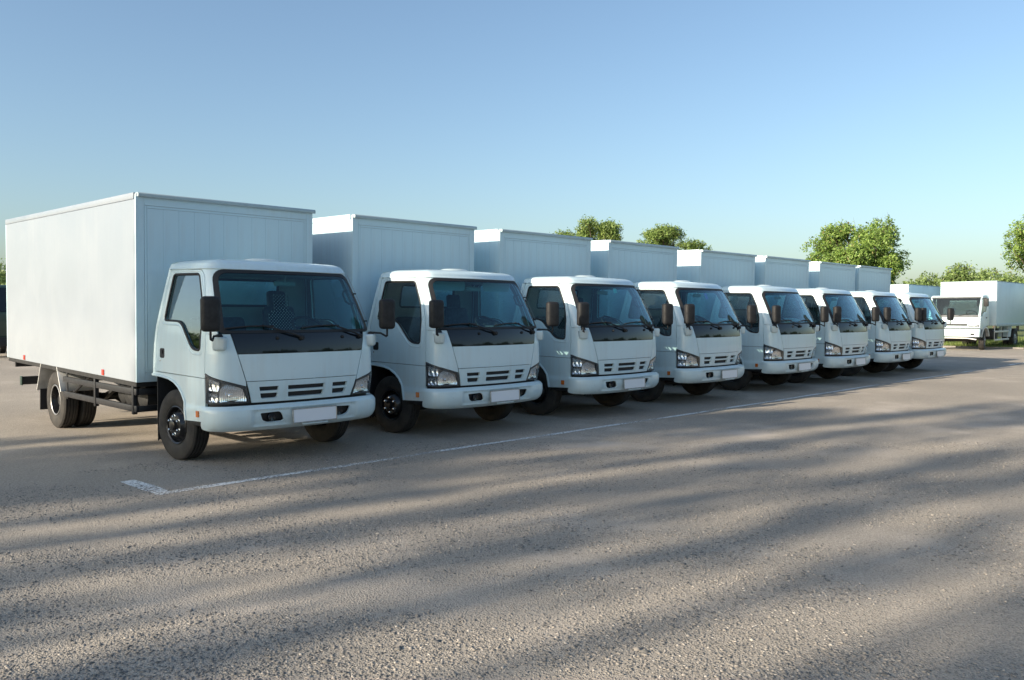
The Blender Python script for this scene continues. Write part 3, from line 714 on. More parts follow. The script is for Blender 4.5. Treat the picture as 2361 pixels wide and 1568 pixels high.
        b = MB(); b.prism([(5.60, .94), (5.82, .52), (5.84, .525), (5.62, .94)], 0, x0, x1, .002, 1); mg = b.build('mudguard', 'galvanised', T)
        b = MB(); b.box((x0 + .01, 5.70, .225), (x1 - .02, 5.712, .55), .003, 1, rot=(rad(4), 0, 0)); b.build('mud_flap', 'black_rubber', mg)
        # front flap behind the front wheel
        fl = []; random.seed(5)
        xa, xb = sorted((sg * .78, sg * 1.06))
        fl = [(xa, .96), (xa, .17)] + [(xa + (xb - xa) * (i / 12), .165 + (.022 if i % 2 else 0) + random.uniform(0, .01)) for i in range(1, 12)] + [(xb, .17), (xb, .80), (xb - .03, .96)]
        b = MB(); b.prism(fl, 1, 1.60, 1.612); b.build('front_flap', 'black_rubber', T, smooth=False)
        # inner wheel housing
        pts = [(1.60, .96), (1.30, .985), (1.0, .955), (.75, .86), (.62, .68), (.60, .50)]
        b = MB(); xa, xb = sorted((sg * .62, sg * 1.015))
        b.prism(pts + [(y - .012 * (i > 2) , z + .014) for i, (y, z) in reversed(list(enumerate(pts)))], 0, xa, xb); b.build('wheel_housing', 'black_rubber', T)
    # rear cross bars
    b = MB(); b.box((-1.16, 7.10, zc_(7.1, .72)), (1.16, 7.16, zc_(7.1, .85)), .006); rb = b.build('rear_beam', 'chassis_black', T)
    b = MB(); b.box((-1.15, 6.78, .545), (1.15, 6.86, .675), .006); ub = b.build('underrun_bar', 'chassis_black', T)
    for x in (-1.155, 1.155):
        b = MB(); b.box((x - .012, 6.77, .535), (x + .012, 6.87, .685), .006); b.build('bar_end_cap', 'dark_green_paint', ub)
    for x in (-.45, .45):
        b = MB(); b.box((x - .03, 6.80, .67), (x + .03, 6.85, zc_(6.8, .76)), .004); b.build('bar_hanger', 'chassis_black', ub)
    # --- wheels
    fw_ = build_wheel(True); fw_.parent = T; fw_.location = (-.955, 1.12, .408); fw_.rotation_euler = (.2, 0, rad(6)); fw_.name = 'front_wheel'
    f2 = copy_tree(fw_, T); f2.location = (.955, 1.12, .408); f2.rotation_euler = (.5, 0, rad(180 + 6))
    rw_ = build_wheel(False); rw_.parent = T; rw_.location = (-1.055, 5.11, .418); rw_.scale = (1, 1.025, 1.025)
    for x, rz in ((-.80, 0), (.80, 180), (1.055, 180)):
        r2 = copy_tree(rw_, T); r2.location = (x, 5.11, .418); r2.rotation_euler = (.3, 0, rad(rz))
    # --- cargo box
    def boxpart():
        W, L, H_ = 1.21, 5.55, 2.285
        b = MB(); b.box((-W + .012, .012, .05), (W - .012, L - .012, H_ - .012), 0); cb = b.build('cargo_box', 'seam_grey', T, smooth=False)
        cb.location = (0, 1.85, .867); cb.rotation_euler = (tilt, 0, 0)
        fr_ = .10
        # front frame
        for nm, lo, hi in (('front_frame', (-W, 0, 0), (-W + fr_, .03, H_ - .045)), ('front_frame', (W - fr_, 0, 0), (W, .03, H_ - .045)), ('front_frame', (-W + fr_ + .002, 0, 0), (W - fr_ - .002, .03, .11)), ('front_frame', (-W + fr_ + .002, 0, H_ - .145), (W - fr_ - .002, .03, H_ - .045))):
            q = MB(); q.box(lo, hi, .002, 1); q.build(nm, 'box_paint', cb)
        # inner border strip
        i0 = fr_ + .004; bw = .028
        for lo, hi in (((-W + i0, .002, .114), (-W + i0 + bw, .03, H_ - .149)), ((W - i0 - bw, .002, .114), (W - i0, .03, H_ - .149)), ((-W + i0 + bw + .002, .002, .114), (W - i0 - bw - .002, .03, .114 + bw)), ((-W + i0 + bw + .002, .002, H_ - .149 - bw), (W - i0 - bw - .002, .03, H_ - .149))):
            q = MB(); q.box(lo, hi, .0015, 1); q.build('border_strip', 'box_paint', cb)
        a0, a1 = -W + i0 + bw + .003, W - i0 - bw - .003; nst = 11; st = (a1 - a0) / nst
        q = MB(); q.box((.0005, .004, .114 + bw + .003), (st - .0005, .03, H_ - .149 - bw - .003), .0012, 1); sm = q.mesh('front_panel', 'box_paint')
        for i in range(nst): inst('front_panel', sm, cb, (a0 + i * st, 0, 0))
        # roof cap and top rails
        q = MB(); q.prism([(-.028, H_ - .052), (-.034, H_ - .046), (-.034, H_ - .012), (-.020, H_ + .002), (.06, H_ + .006), (.06, H_ - .040), (-.01, H_ - .044)], 0, -W + .02, W + .028, .003); q.build('roof_edge', 'box_trim', cb)
        for sx in (-1, 1):
            q = MB(); xa, xb = sorted((sx * (W - .05), sx * (W + .004))); q.box((xa, .062, H_ - .075), (xb, L, H_ + .004), .006); q.build('top_rail', 'box_paint', cb)
        q = MB(); q.box((-W + .05, .062, H_ - .02), (W - .05, L, H_), 0); q.build('box_roof', 'box_paint', cb)
        q = MB(); q.box((-W, L - .03, 0), (W, L, H_ - .076), .003, 1); q.build('rear_door', 'box_paint', cb)
        q = MB(); q.box((-W + .01, .04, -.06), (W - .01, L - .04, .05), .004, 1); q.build('box_floor', 'chassis_black', cb)
        return cb, W, L, H_
    cb, W, L, H_ = boxpart()
    for sx in (-1, 1):
        for y in (1.105, 4.56):
            q = MB(); q.box((-.008, -.036, -.038), (.008, .036, .038), .004, 1); inst('side_marker', q.mesh('side_marker', 'red_lens'), cb, (sx * (W + .006), y, .05))
    return T, cb
def add_sides(cb, strips):
    W, L, H_ = 1.21, 5.55, 2.285
    out = []
    for sx in (-1, 1):
        xa, xb = sorted((sx * (W - .03), sx * W))
        if strips and sx < 0:
            n = 24; st = (L - .03 - .032) / n
            q = MB(); q.box((xa, .0012, .0), (xb, st - .0012, H_ - .078), .0015, 1); sm = q.mesh('side_panel', 'box_paint')
            for i in range(n): out.append(inst('side_panel', sm, cb, (0, .032 + i * st, 0)))
        else:
            q = MB(); q.box((xa, .032, 0), (xb, L - .032, H_ - .078), .003, 1); out.append(q.build('side_panel', 'box_paint', cb))
    return out
def repaint(o, a, b):
    for sl in o.material_slots:
        if sl.material and sl.material.name == a: sl.link = 'OBJECT'; sl.material = MATS[b]
    for c in o.children: repaint(c, a, b)
def bead_cover(T):
    m = MB()
    zb, zt = 1.50, 1.94
    for r in range(22):
        z = zb + (zt - zb) * r / 21; wdt = .19 if z < 1.70 else (.155 if z < 1.74 else .105)
        y = 1.268 + (z - 1.40) * .16
        nb = int(wdt * 2 / .021)
        for c in range(nb):
            x = .44 - wdt + (c + .5) * 2 * wdt / nb
            if (r + c) % 2 == 0: continue
            k = .0085; P = [(x + k, y, z), (x - k, y, z), (x, y + k, z), (x, y - k, z), (x, y, z + k), (x, y, z - k)]
            m._add(P, [(0, 2, 4), (2, 1, 4), (1, 3, 4), (3, 0, 4), (2, 0, 5), (1, 2, 5), (3, 1, 5), (0, 3, 5)])
    o = m.build('bead_seat_cover', 'bead_wood', T)
    e = MB(); e.tube([(.25, 1.285, 1.48), (.25, 1.318, 1.70), (.335, 1.324, 1.735), (.335, 1.356, 1.94), (.545, 1.356, 1.94), (.545, 1.324, 1.735), (.63, 1.318, 1.70), (.63, 1.285, 1.48)], .006, 6); e.build('cover_edge', 'interior_grey', o)
    return o

ROW = [5.125, 8.23, 11.19, 14.20, 17.58, 20.44, 23.60, 26.20]
ROWY = 8.45
T1, CB1 = build_truck()
G = 'white box trucks parked in a row'
labels = [
    'nearest white box truck, whole cargo side facing the sun, beaded cover on driver seat',
    'second nearest white box truck in the row, sun visors lowered behind the windshield',
    'third white box truck in the row, pale green sticker behind the windshield',
    'fourth white box truck in the row, pink sticker behind the windshield',
    'fifth white box truck in the row, beaded seat cover seen through side window',
    'sixth white box truck from the nearest one in the row',
    'seventh white box truck in the row, second from the far end',
    'last white box truck at the far end of the row',
]
trucks = [T1]
for i in range(1, 8): trucks.append(copy_tree(T1))
rnd = random.Random(11)
yaw = [0, .25, -.3, .5, -.3, .2, .35, -.3]; dy = [0, .02, -.02, .0, .03, -.02, .03, 0]
sides_proto = None
for i, t in enumerate(trucks):
    t.location = (ROW[i], ROWY + dy[i], 0); t.rotation_euler = (0, 0, rad(yaw[i]))
    tag(t, labels[i], 'truck', G)
    cbx = next(c for c in t.children if c.name.startswith('cargo_box'))
    if i == 0: add_sides(cbx, False)
    elif i == 1: sides_proto = add_sides(cbx, True)
    else:
        for s_ in sides_proto:
            c = s_.copy(); COL.objects.link(c); c.parent = cbx
    for c in t.children:
        if c.name.startswith('front_wheel'): c.rotation_euler[2] += rad([0, -2, 1, -5, -4, -6, -3, -6][i])
        if c.name.startswith('side_mirror'): c.rotation_euler[2] += rad(rnd.uniform(-5, 5))
        if c.name.startswith('bumper'):
            for g in c.children:
                if g.name.startswith('license_plate'): g.location.x += [0, 0, .04, .12, -.02, .02, .04, .05][i]
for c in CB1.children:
    if c.name.startswith(('side_panel', 'top_rail')): repaint(c, 'box_paint', 'sun_dimmed_box_paint')  # nearest box's sides and top rails dimmed by colour against sun overexposure
bead_cover(trucks[0]); bead_cover(trucks[4])
def visor(T, x0, x1):
    b = MB(); b.prism(round_poly([(x0, 2.16), (x1, 2.16), (x1 - .03, 2.03), (x0 + .03, 2.03)], .03, 3), 1, .56, .575, 0); b.build('sun_visor', 'visor_grey', T)
visor(trucks[1], -.78, -.12); visor(trucks[1], .22, .80)
def sticker(T, mat, x0, x1, z0, z1):
    wrap('windshield_sticker', [(x0, z0), (x1, z0 + .01), (x1 + .02, z1), (x0 + .02, z1)], CAB, mat, T, 'x', 1, -.004, .001)
sticker(trucks[2], 'sticker_green', .02, .11, 2.05, 2.13)
sticker(trucks[3], 'sticker_pink', -.14, -.05, 1.98, 2.10)
#SETTING
# ------------------------------------------------------------------ the setting
def sheet(name, x0, x1, y0, y1, z, mat, kind='structure'):
    me = bpy.data.meshes.new(name); me.from_pydata([(x0, y0, z), (x1, y0, z), (x1, y1, z), (x0, y1, z)], [], [(0, 1, 2, 3)])
    finish(me, mat, False); return tag(link(bpy.data.objects.new(name, me)), kind=kind)
sheet('ground', -900, 900, -900, 900, 0, 'asphalt')
sheet('grass_verge', 46.55, 400, -60, 400, .012, 'grass_soil')
kb = empty('kerb', (46.4, 0, 0)); tag(kb, kind='structure')
q = MB(); q.box((-.08, .006, -.1), (.08, .994, .075), .012, 2); kme = q.mesh('kerb_stone', 'kerb_stone')
for i in range(44): inst('kerb_stone', kme, kb, (0, -8 + i * 1.0, 0), (0, 0, 0))
# painted bay line, one long strip with a short return at the near end
LM = MB()
def strip(mb, pts, hw, z):
    P = [Vector((x, y, 0)) for x, y in pts]; L_ = []; n = len(P)
    for i, p in enumerate(P):
        d = (P[min(i + 1, n - 1)] - P[max(i - 1, 0)]).normalized(); u = Vector((-d.y, d.x, 0)); k = hw * (1 + .16 * math.sin(i * 1.7) + .1 * math.sin(i * .63))
        L_.append((tuple(p + u * k + Vector((0, 0, z))), tuple(p - u * k + Vector((0, 0, z)))))
    V = [v for pr in L_ for v in pr]; mb._add(V, [(2 * i, 2 * i + 1, 2 * i + 3, 2 * i + 2) for i in range(n - 1)])
lp = [(3.14 + i * .45, 7.845 + .02 * math.sin(i * .21) + .012 * math.sin(i * .9)) for i in range(86)]
strip(LM, lp, .048, .004); strip(LM, [(3.22, 7.90), (3.22, 8.2), (3.21, 8.45), (3.20, 8.70)], .075, .0045)
tag(LM.build('bay_line', 'line_paint', smooth=False), kind='structure')

# loose and embedded stones near the camera: real relief on the worn asphalt
def stones():
    rng = np.random.default_rng(4)
    base = np.array([(1, 0, 0), (0, 1, 0), (-1, 0, 0), (0, -1, 0), (0, 0, 1), (.7, .7, .45), (-.7, .7, .45), (-.7, -.7, .45), (.7, -.7, .45)], float)
    F = np.array([(0, 5, 8), (5, 1, 6), (6, 2, 7), (7, 3, 8), (0, 1, 5), (1, 2, 6), (2, 3, 7), (3, 0, 8), (5, 6, 4), (6, 7, 4), (7, 8, 4), (8, 5, 4)])
    n = 105000
    d = 3.5 + 7.5 * rng.random(n) ** 1.2; lat = (rng.random(n) * 2 - 1) * .66 * d
    ca, sa = math.cos(AZ), math.sin(AZ)
    X = d * ca + lat * sa; Y = d * sa - lat * ca
    # patches: fewer stones where dust has settled
    k = np.sin(X * 1.9 + 1.7 * np.sin(Y * 1.3)) + np.sin(Y * 2.6 - 1.4 * np.sin(X * 1.1)) + .7 * np.sin(X * 5.1 + Y * 3.7) + rng.normal(0, .6, n)
    keep = (k > -.5) & (Y < 9.6); X, Y = X[keep], Y[keep]; n = len(X)
    r = .0038 + .0068 * rng.random(n) ** 2.3; big = rng.random(n) < .004; r[big] *= 1.8
    hgt = r * (.35 + .5 * rng.random(n)); a = rng.random(n) * 6.283
    j = 1 + .25 * rng.normal(size=(n, 9, 1)).clip(-1.5, 1.5)
    V = base[None] * j
    xx = V[..., 0] * r[:, None] * (1 + .4 * rng.random((n, 1))); yy = V[..., 1] * r[:, None]
    x2 = xx * np.cos(a)[:, None] - yy * np.sin(a)[:, None]; y2 = xx * np.sin(a)[:, None] + yy * np.cos(a)[:, None]
    out = np.stack([x2 + X[:, None], y2 + Y[:, None], V[..., 2] * hgt[:, None] - .0008], -1).reshape(-1, 3)
    faces = (F[None] + (np.arange(n) * 9)[:, None, None]).reshape(-1, 3)
    return raw_mesh('loose_stones', out, faces, 'pebble')
def raw_mesh(name, V, F, mat, smooth=False):
    me = bpy.data.meshes.new(name); nv, nf, k = len(V), len(F), F.shape[1]
    me.vertices.add(nv); me.vertices.foreach_set('co', np.ascontiguousarray(V, np.float32).ravel())
    me.loops.add(nf * k); me.loops.foreach_set('vertex_index', np.ascontiguousarray(F, np.int32).ravel())
    me.polygons.add(nf); me.polygons.foreach_set('loop_start', np.arange(nf, dtype=np.int32) * k); me.polygons.foreach_set('loop_total', np.full(nf, k, np.int32))
    me.update(calc_edges=True); me.validate(); me.materials.append(MATS[mat]); return me
tag(link(bpy.data.objects.new('loose_stones', stones())), 'small grey stones bedded in the worn asphalt', kind='stuff')

def leaves(rng, C, size, asp=.45, up=.25, outv=None):
    """one diamond leaf per centre"""
    n = len(C); nrm = rng.normal(size=(n, 3)); nrm[:, 2] += up
    if outv is not None: nrm += outv * .8
    nrm /= np.linalg.norm(nrm, axis=1)[:, None]
    t = rng.normal(size=(n, 3)); t -= nrm * (t * nrm).sum(1)[:, None]; t /= np.linalg.norm(t, axis=1)[:, None]; b = np.cross(nrm, t)
    s = size * (.6 + .8 * rng.random(n))[:, None]
    V = np.stack([C - t * s, C + b * s * asp + nrm * s * .12, C + t * s, C - b * s * asp + nrm * s * .12], 1).reshape(-1, 3)
    F = np.arange(4 * n).reshape(n, 4); return V, F
def crown_points(rng, clumps, n_twig, per, spread, fill=.35):
    w_ = np.array([c[3] * c[4] * c[5] for c in clumps]) ** .67; w_ /= w_.sum()
    idx = rng.choice(len(clumps), n_twig, p=w_); cl = np.array(clumps)[idx]
    d = rng.normal(size=(n_twig, 3)); d /= np.linalg.norm(d, axis=1)[:, None]
    rr = np.where(rng.random(n_twig) < fill, rng.random(n_twig) ** .5, 1.0 + rng.normal(0, .10, n_twig))
    tw = cl[:, :3] + d * cl[:, 3:6] * rr[:, None]
    P = (tw[:, None] + rng.normal(size=(n_twig, per, 3)) * spread).reshape(-1, 3)
    return P, np.repeat(d, per, 0), tw
def tree(name, loc, clumps, trunk_r, n_twig, per, spread, size, mat, label, cat='tree', group=None, seed=1, asp=.45, fork=.4, shoots=0, cname='crown', droop=0):
    rng = np.random.default_rng(seed); root = empty(name, loc)
    tag(root, label, cat, group)
    cl = np.array(clumps); zc = cl[:, 2].min(); ztop = cl[:, 2].max(); fz = max(.6, zc * fork)
    m = MB(); lean = rng.normal(0, .08, 2)
    tp = [(0, 0, -.1), (lean[0] * .3, lean[1] * .3, fz * .5), (lean[0], lean[1], fz), (cl[:, 0].mean() * .6, cl[:, 1].mean() * .6, (fz + ztop) / 2)]
    m.tube(tp, [trunk_r * 1.25, trunk_r, trunk_r * .85, trunk_r * .4], 9)
    for c in clumps:
        mid = Vector((c[0] * .45 + lean[0], c[1] * .45 + lean[1], fz * .5 + c[2] * .5)); end = Vector(c[:3])
        m.tube([Vector((lean[0], lean[1], fz * .95)), mid, end], [trunk_r * .55, trunk_r * .33, trunk_r * .12], 6)
        for k in range(4):
            d = Vector(rng.normal(size=3)); d.normalize(); e2 = end + Vector((d.x * c[3], d.y * c[4], d.z * c[5])) * .85
            m.tube([end * .75 + mid * .25, (end + e2) / 2 + Vector((0, 0, .05)), e2], [trunk_r * .16, trunk_r * .1, trunk_r * .03], 4)
    m.build('trunk', 'bark', root)
    P, D, tw = crown_points(rng, clumps, n_twig, per, spread)
    if droop: P[:, 2] -= droop * rng.random(len(P)) ** 2
    V, F = leaves(rng, P, size, asp, .3, D)
    link(bpy.data.objects.new(cname, raw_mesh(cname, V, F, mat)), root)
    if shoots:
        s_ = MB(); top = tw[np.argsort(-(tw[:, 2] + .5 * np.abs(rng.normal(size=len(tw)))))[:max(shoots * 4, 8)]]
        for p in top[rng.choice(len(top), shoots, replace=False)]:
            p = Vector(p); d = Vector((rng.normal(0, .15), rng.normal(0, .15), 1)); L_ = .25 + .5 * rng.random(); s_.tube([p, p + d * L_ * .5, p + d * L_ + Vector((rng.normal(0, .06), 0, 0))], [.010, .007, .003], 3)
        tag(s_.build('bare_twigs', 'bark', root), kind='stuff')
    return root
def blob(rng, n, R, zc, rz, r0, r1, flat=.8):
    out = []
    for _ in range(n):
        d = rng.normal(size=3); d /= np.linalg.norm(d); k = rng.random() ** .4; r = r0 + (r1 - r0) * rng.random()
        out.append((d[0] * R * k, d[1] * R * k, zc + d[2] * rz * k, r, r, r * flat))
    return out
def polar(px, d):
    """ground point seen at display column px (2361 wide) at depth d"""
    lat = (px - 1180.5) / 1922. * d; return (math.cos(AZ) * d + math.sin(AZ) * lat, math.sin(AZ) * d - math.cos(AZ) * lat, 0)
rg = np.random.default_rng(21)
# big round tree behind the end of the row
def shell(rng, n, R_, zc, rz, r0, r1):
    out = []
    for i in range(n):
        d = rng.normal(size=3); d /= np.linalg.norm(d); k = .80 + .22 * rng.random(); r = r0 + (r1 - r0) * rng.random()
        out.append((d[0] * R_ * k, d[1] * R_ * k, zc + d[2] * rz * k, r, r, r * .8))
    return out
tree('round_tree', polar(1972, 56), shell(rg, 40, 2.7, 5.35, 2.4, .55, .95) + blob(rg, 16, 1.7, 5.2, 1.6, .7, 1.1), .17, 2900, 15, .13, .095, 'leaf_round',
     'big round leafy green tree rising behind the last trucks of the row', seed=3, shoots=40)
# two feathery trees behind the fourth and fifth trucks
def feather(name, px, d, top, half, label, seed, side):
    r_ = np.random.default_rng(seed); cl = []
    for _ in range(14):
        q_ = r_.uniform(-1, 1); u_ = r_.uniform(-half, half) * .5; cl.append((q_ * half * .72 + u_ * .7, -q_ * half * .72 + u_ * .7, top - .3 - .9 * q_ * q_ - r_.random() ** 2 * 1.3, r_.uniform(.4, .75), r_.uniform(.4, .75), r_.uniform(.14, .26)))
    for s_ in side: cl.append(s_)
    tree(name, polar(px, d), cl, .14, 560, 15, .15, .13, 'leaf_feather', label, seed=seed, asp=.24, group='feathery trees behind the row', droop=.25)
feather('feathery_tree', 1368, 60, 8.55, 2.0, 'flat topped feathery tree above the third and fourth cargo boxes', 5, [(-2.1, 2.0, 6.9, .5, .5, .3), (-1.2, 1.3, 6.7, .6, .6, .3)])
feather('feathery_tree', 1532, 60, 8.05, 1.5, 'smaller feathery tree above the fourth cargo box with a low branch right', 8, [(1.6, -1.6, 6.6, .55, .55, .28), (2.0, -2.0, 6.2, .5, .5, .25)])
tree('edge_tree', polar(2446, 62), shell(rg, 46, 3.3, 6.2, 3.5, .55, 1.05) + blob(rg, 16, 2.2, 5.8, 2.4, .8, 1.2), .18, 2100, 15, .15, .105, 'leaf_round', 'tall leafy tree cut off by the right edge of the photo', seed=9, shoots=20)
for i, (px, d, top, R_) in enumerate(((2100, 78, 4.9, 1.0), (2150, 84, 5.8, 1.7), (2200, 80, 6.3, 1.6), (2248, 84, 6.5, 1.7), (2292, 80, 5.8, 1.6), (2345, 86, 6.2, 2.0), (2420, 84, 6.5, 2.2))):
    lab = ['low bushy tree just right of the big round tree', 'second low tree in the far tree line behind the pale box', 'middle bushy tree of the far line, above the left box corner', 'bushy tree in the far line above the facing truck cab', 'loose tree in the far line above the facing cargo box', 'far tree behind the facing cargo box, left of the right edge', 'far tree at the right edge behind the tall leafy one'][i]
    r_ = np.random.default_rng(40 + i)
    tree('far_tree', polar(px, d), blob(r_, 12, R_, top - 2.0, 1.5, .7, 1.1), .12, 420, 14, .22, .15, 'leaf_far', lab, seed=50 + i, group='far trees behind the lot', shoots=8)
tree('far_tree', polar(-14, 66), blob(np.random.default_rng(61), 12, 2.0, 3.9, 1.6, .8, 1.2), .12, 420, 14, .22, .15, 'leaf_far', 'low tree at the left edge behind the nearest cargo box', seed=61, group='far trees behind the lot')

# trees standing left of the camera: they throw the long dappled shadows over the lot
def vpos(v, x): return (x, (v - x * math.sin(rad(11))) / math.cos(rad(11)), 0)
SH = [  # v (across the light), x, bottom and top of the crown, half width, clumps, twigs
    (.3, -27, 8.0, 17.5, .30, 9, 85), (1.4, -29, 8.5, 18.0, .24, 8, 75), (2.4, -26, 8.0, 16.5, .34, 9, 90), (3.3, -31, 9.0, 18.5, .22, 8, 70), (4.3, -28, 8.0, 18.0, .30, 9, 85),
    (5.2, -26, 8.0, 15.5, .22, 8, 70), (6.1, -30, 9.0, 18.5, .34, 9, 95), (7.1, -27, 8.0, 17.0, .24, 8, 75), (7.9, -32, 10.0, 18.0, .28, 8, 75), (8.7, -28, 8.0, 15.0, .34, 10, 130),
    (9.5, -28, 7.5, 15.2, .5, 16, 460), (10.4, -28, 7.0, 11.7, .45, 13, 420), (11.5, -27, 6.5, 10.7, .55, 13, 420), (12.6, -28, 6.0, 10.9, .6, 13, 420), (13.8, -29, 6.0, 11.1, .7, 13, 420), (10.25, -28, 11.6, 14.2, .12, 8, 220)]
for i, (v, x, z0, z1, hw_, n, tw_) in enumerate(SH):
    r_ = np.random.default_rng(100 + i); cl = []
    for k in range(n):
        z = z0 + (z1 - z0) * (k + r_.uniform(-.4, .4)) / (n - 1); a_ = r_.uniform(0, 6.283); o_ = hw_ * r_.uniform(.2, 1.5)
        cl.append((math.cos(a_) * o_, math.sin(a_) * o_, z, r_.uniform(.16, .36), r_.uniform(.16, .36), r_.uniform(.5, 1.0)))
    tree('poplar_tree', vpos(v, x), cl, .13, int(tw_ * 1.25), 9, .15, .14, 'leaf_shade', 'tall slender poplar left of the camera throwing streaky shade over the lot', seed=120 + i, group='poplars left of the camera that shade the lot')
r_ = np.random.default_rng(7)
tp0 = tree('lot_tree', (18, -34, 0), blob(r_, 16, 2.8, 5.0, 2.4, 1.0, 1.6), .2, 700, 10, .3, .28, 'leaf_shade', 'tree across the lot mirrored in the black panels of the trucks', seed=7, group='trees across the lot behind the camera')
for i, (x, y, s_) in enumerate(((26, -38, 1.1), (34, -33, .9), (43, -36, 1.15), (52, -34, 1.0), (61, -38, 1.2), (70, -33, 1.0), (82, -36, 1.2), (94, -34, 1.0), (-14, 52, .55))):
    c = copy_tree(tp0); c.location = (x, y, 0); c.scale = (s_, s_, s_); c.rotation_euler = (0, 0, i * 1.3)

# grass on the verge
def grass():
    rng = np.random.default_rng(2); n = 30000
    X = 46.6 + 20 * rng.random(n) ** 1.6; Y = 4 + 24 * rng.random(n)
    h = .10 + .22 * rng.random(n); h *= .6 + .8 * (np.sin(X * 1.1) * np.sin(Y * .8 + 1) * .5 + .5)
    a = rng.random(n) * 6.283; w_ = .012; lx, ly = rng.normal(0, .06, n), rng.normal(0, .06, n)
    V = np.stack([np.stack([X - np.cos(a) * w_, Y - np.sin(a) * w_, np.zeros(n)], -1), np.stack([X + np.cos(a) * w_, Y + np.sin(a) * w_, np.zeros(n)], -1), np.stack([X + lx, Y + ly, h], -1)], 1).reshape(-1, 3)
    return raw_mesh('verge_grass', V, np.arange(3 * n).reshape(n, 3), 'grass_blade')
tag(link(bpy.data.objects.new('verge_grass', grass())), 'rough green grass growing behind the kerb', kind='stuff')

# ------------------------------------------------------------------ the larger trucks facing the row (front at x=0, body towards +x)
def big_wheel(rim):
    root = empty('wheel'); R = .475
    prof = [(.09, .27), (.115, .30), (.122, .36), (.115, .43), (.10, .465), (.06, R), (.055, R - .012), (.045, R - .012), (.04, R), (-.04, R), (-.045, R - .012), (-.055, R - .012), (-.06, R), (-.10, .465), (-.115, .43), (-.122, .36), (-.115, .30), (-.09, .27), (0, .25), (.09, .27)]
    m = MB(); m.lathe(prof, 'y', (0, 0, 0), 36); m.build('tyre', 'tyre_rubber', root)
    m = MB(); m.lathe([(-.085, .268), (-.10, .28), (-.098, .262), (-.07, .25), (-.05, .235), (-.09, .20), (-.10, .17), (-.10, .10), (-.14, .09), (-.15, .001)], 'y', (0, 0, 0), 30); m.build('rim', rim, root)
    return root
def big_truck():
    T = empty('cargo_truck'); hw = 1.15
    def B(nm, lo, hi, mat, bev=.02, par=T, **k): m = MB(); m.box(lo, hi, bev, 2, **k); return m.build(nm, mat, par)
    # cab: lower body, pillars, roof, rear wall, doors
    m = MB(); m.prism([(.03, 1.02), (.0, 1.12), (.02, 1.52), (.05, 1.56), (.12, 1.56), (.12, 1.02)], 1, -hw, hw, .02); fp = m.build('front_panel', 'white_paint', T)
    m = MB(); m.prism([(.045, 1.56), (.075, 1.66), (.125, 1.66), (.12, 1.56)], 1, -hw + .05, hw - .05, .008); m.build('wiper_cowl', 'interior_grey', T)
    B('grille_opening', (-.008, -.60, 1.145), (.02, .60, 1.245), 'black_rubber', .006, fp)
    for s_ in (-1, 1):
        y0, y1 = sorted((s_ * .66, s_ * 1.10)); hl = B('headlight', (-.008, y0, 1.115), (.03, y1, 1.255), 'reflector', .012)
        B('headlight_frame', (-.004, y0 - .02, 1.10), (.02, y1 + .02, 1.27), 'black_rubber', .006, hl)
        m = MB(); m.tube([(.08, s_ * 1.10, 1.58), (.26, s_ * 1.10, 2.10), (.42, s_ * 1.08, 2.52)], .055, 8); m.build('front_pillar', 'white_paint', T)
        ya, yb = sorted((s_ * (hw - .05), s_ * hw)); dr = MB()
        dr.prism([(.125, .98), (.125, 1.60), (.40, 1.60), (.62, 1.80), (1.05, 1.80), (1.05, 1.30), (1.05, 1.15), (.80, 1.12), (.55, .98)], 1, ya, yb, .006); do = dr.build('door', 'white_paint', T)
        m = MB(); m.prism([(.20, 1.62), (.40, 1.62), (.62, 1.82), (1.02, 1.82), (1.02, 2.46), (.50, 2.46), (.28, 2.0)], 1, ya + .02, yb - .024); m.build('side_window', 'side_glass', do)
        m = MB(); m.prism([(1.03, 1.15), (1.40, 1.15), (1.40, 2.52), (1.03, 2.52)], 1, ya, yb - .002, .006); m.build('rear_pillar', 'white_paint', T)
        m = MB(); m.prism([(.30, 2.46), (1.03, 2.46), (1.03, 2.53), (.40, 2.53)], 1, ya, yb - .003); m.build('door_header', 'white_paint', T)
        B('door_handle', (.92, s_ * (hw + .004) - .01, 1.50), (1.02, s_ * (hw + .004) + .01, 1.56), 'black_plastic', .006, do)
        # front fender round the wheel
        m = MB(); arc = [(.42 + .38, .72)] ; pts = [(.80 + .62 * math.cos(t), .50 + .62 * math.sin(t)) for t in np.linspace(.25, 2.95, 14)]; inn = [(.80 + .54 * math.cos(t), .50 + .54 * math.sin(t)) for t in np.linspace(2.95, .25, 14)]
        y2, y3 = sorted((s_ * .86, s_ * (hw + .03))); m.prism(pts + inn, 1, y2, y3, .004, 1); m.build('wheel_fender', 'galvanised', T)
        B('step_box', (.14, min(s_ * .85, s_ * (hw - .02)), .52), (.30, max(s_ * .85, s_ * (hw - .02)), .98), 'black_plastic', .02)
        mi = B('side_mirror', (-.14, s_ * 1.42 - .10, 2.06), (-.04, s_ * 1.42 + .10, 2.44), 'black_plastic', .03)
        m = MB(); m.tube([(.25, s_ * 1.12, 2.40), (-.06, s_ * 1.38, 2.46), (-.07, s_ * 1.42, 2.44)], .014, 6); m.tube([(.15, s_ * 1.12, 1.70), (-.06, s_ * 1.40, 1.86), (-.07, s_ * 1.42, 2.06)], .014, 6); m.build('mirror_arm', 'black_plastic', mi)
    m = MB(); m.prism([(.33, 2.50), (.38, 2.56), (.55, 2.61), (1.35, 2.63), (1.40, 2.58), (1.40, 2.50)], 1, -hw + .01, hw - .01, .02); rf = m.build('roof', 'white_paint', T)
    m = MB(); m.prism([(.36, 2.44), (.30, 2.49), (.31, 2.53), (.40, 2.51)], 1, -hw + .06, hw - .06, .006); m.build('sun_strip', 'interior_grey', T)
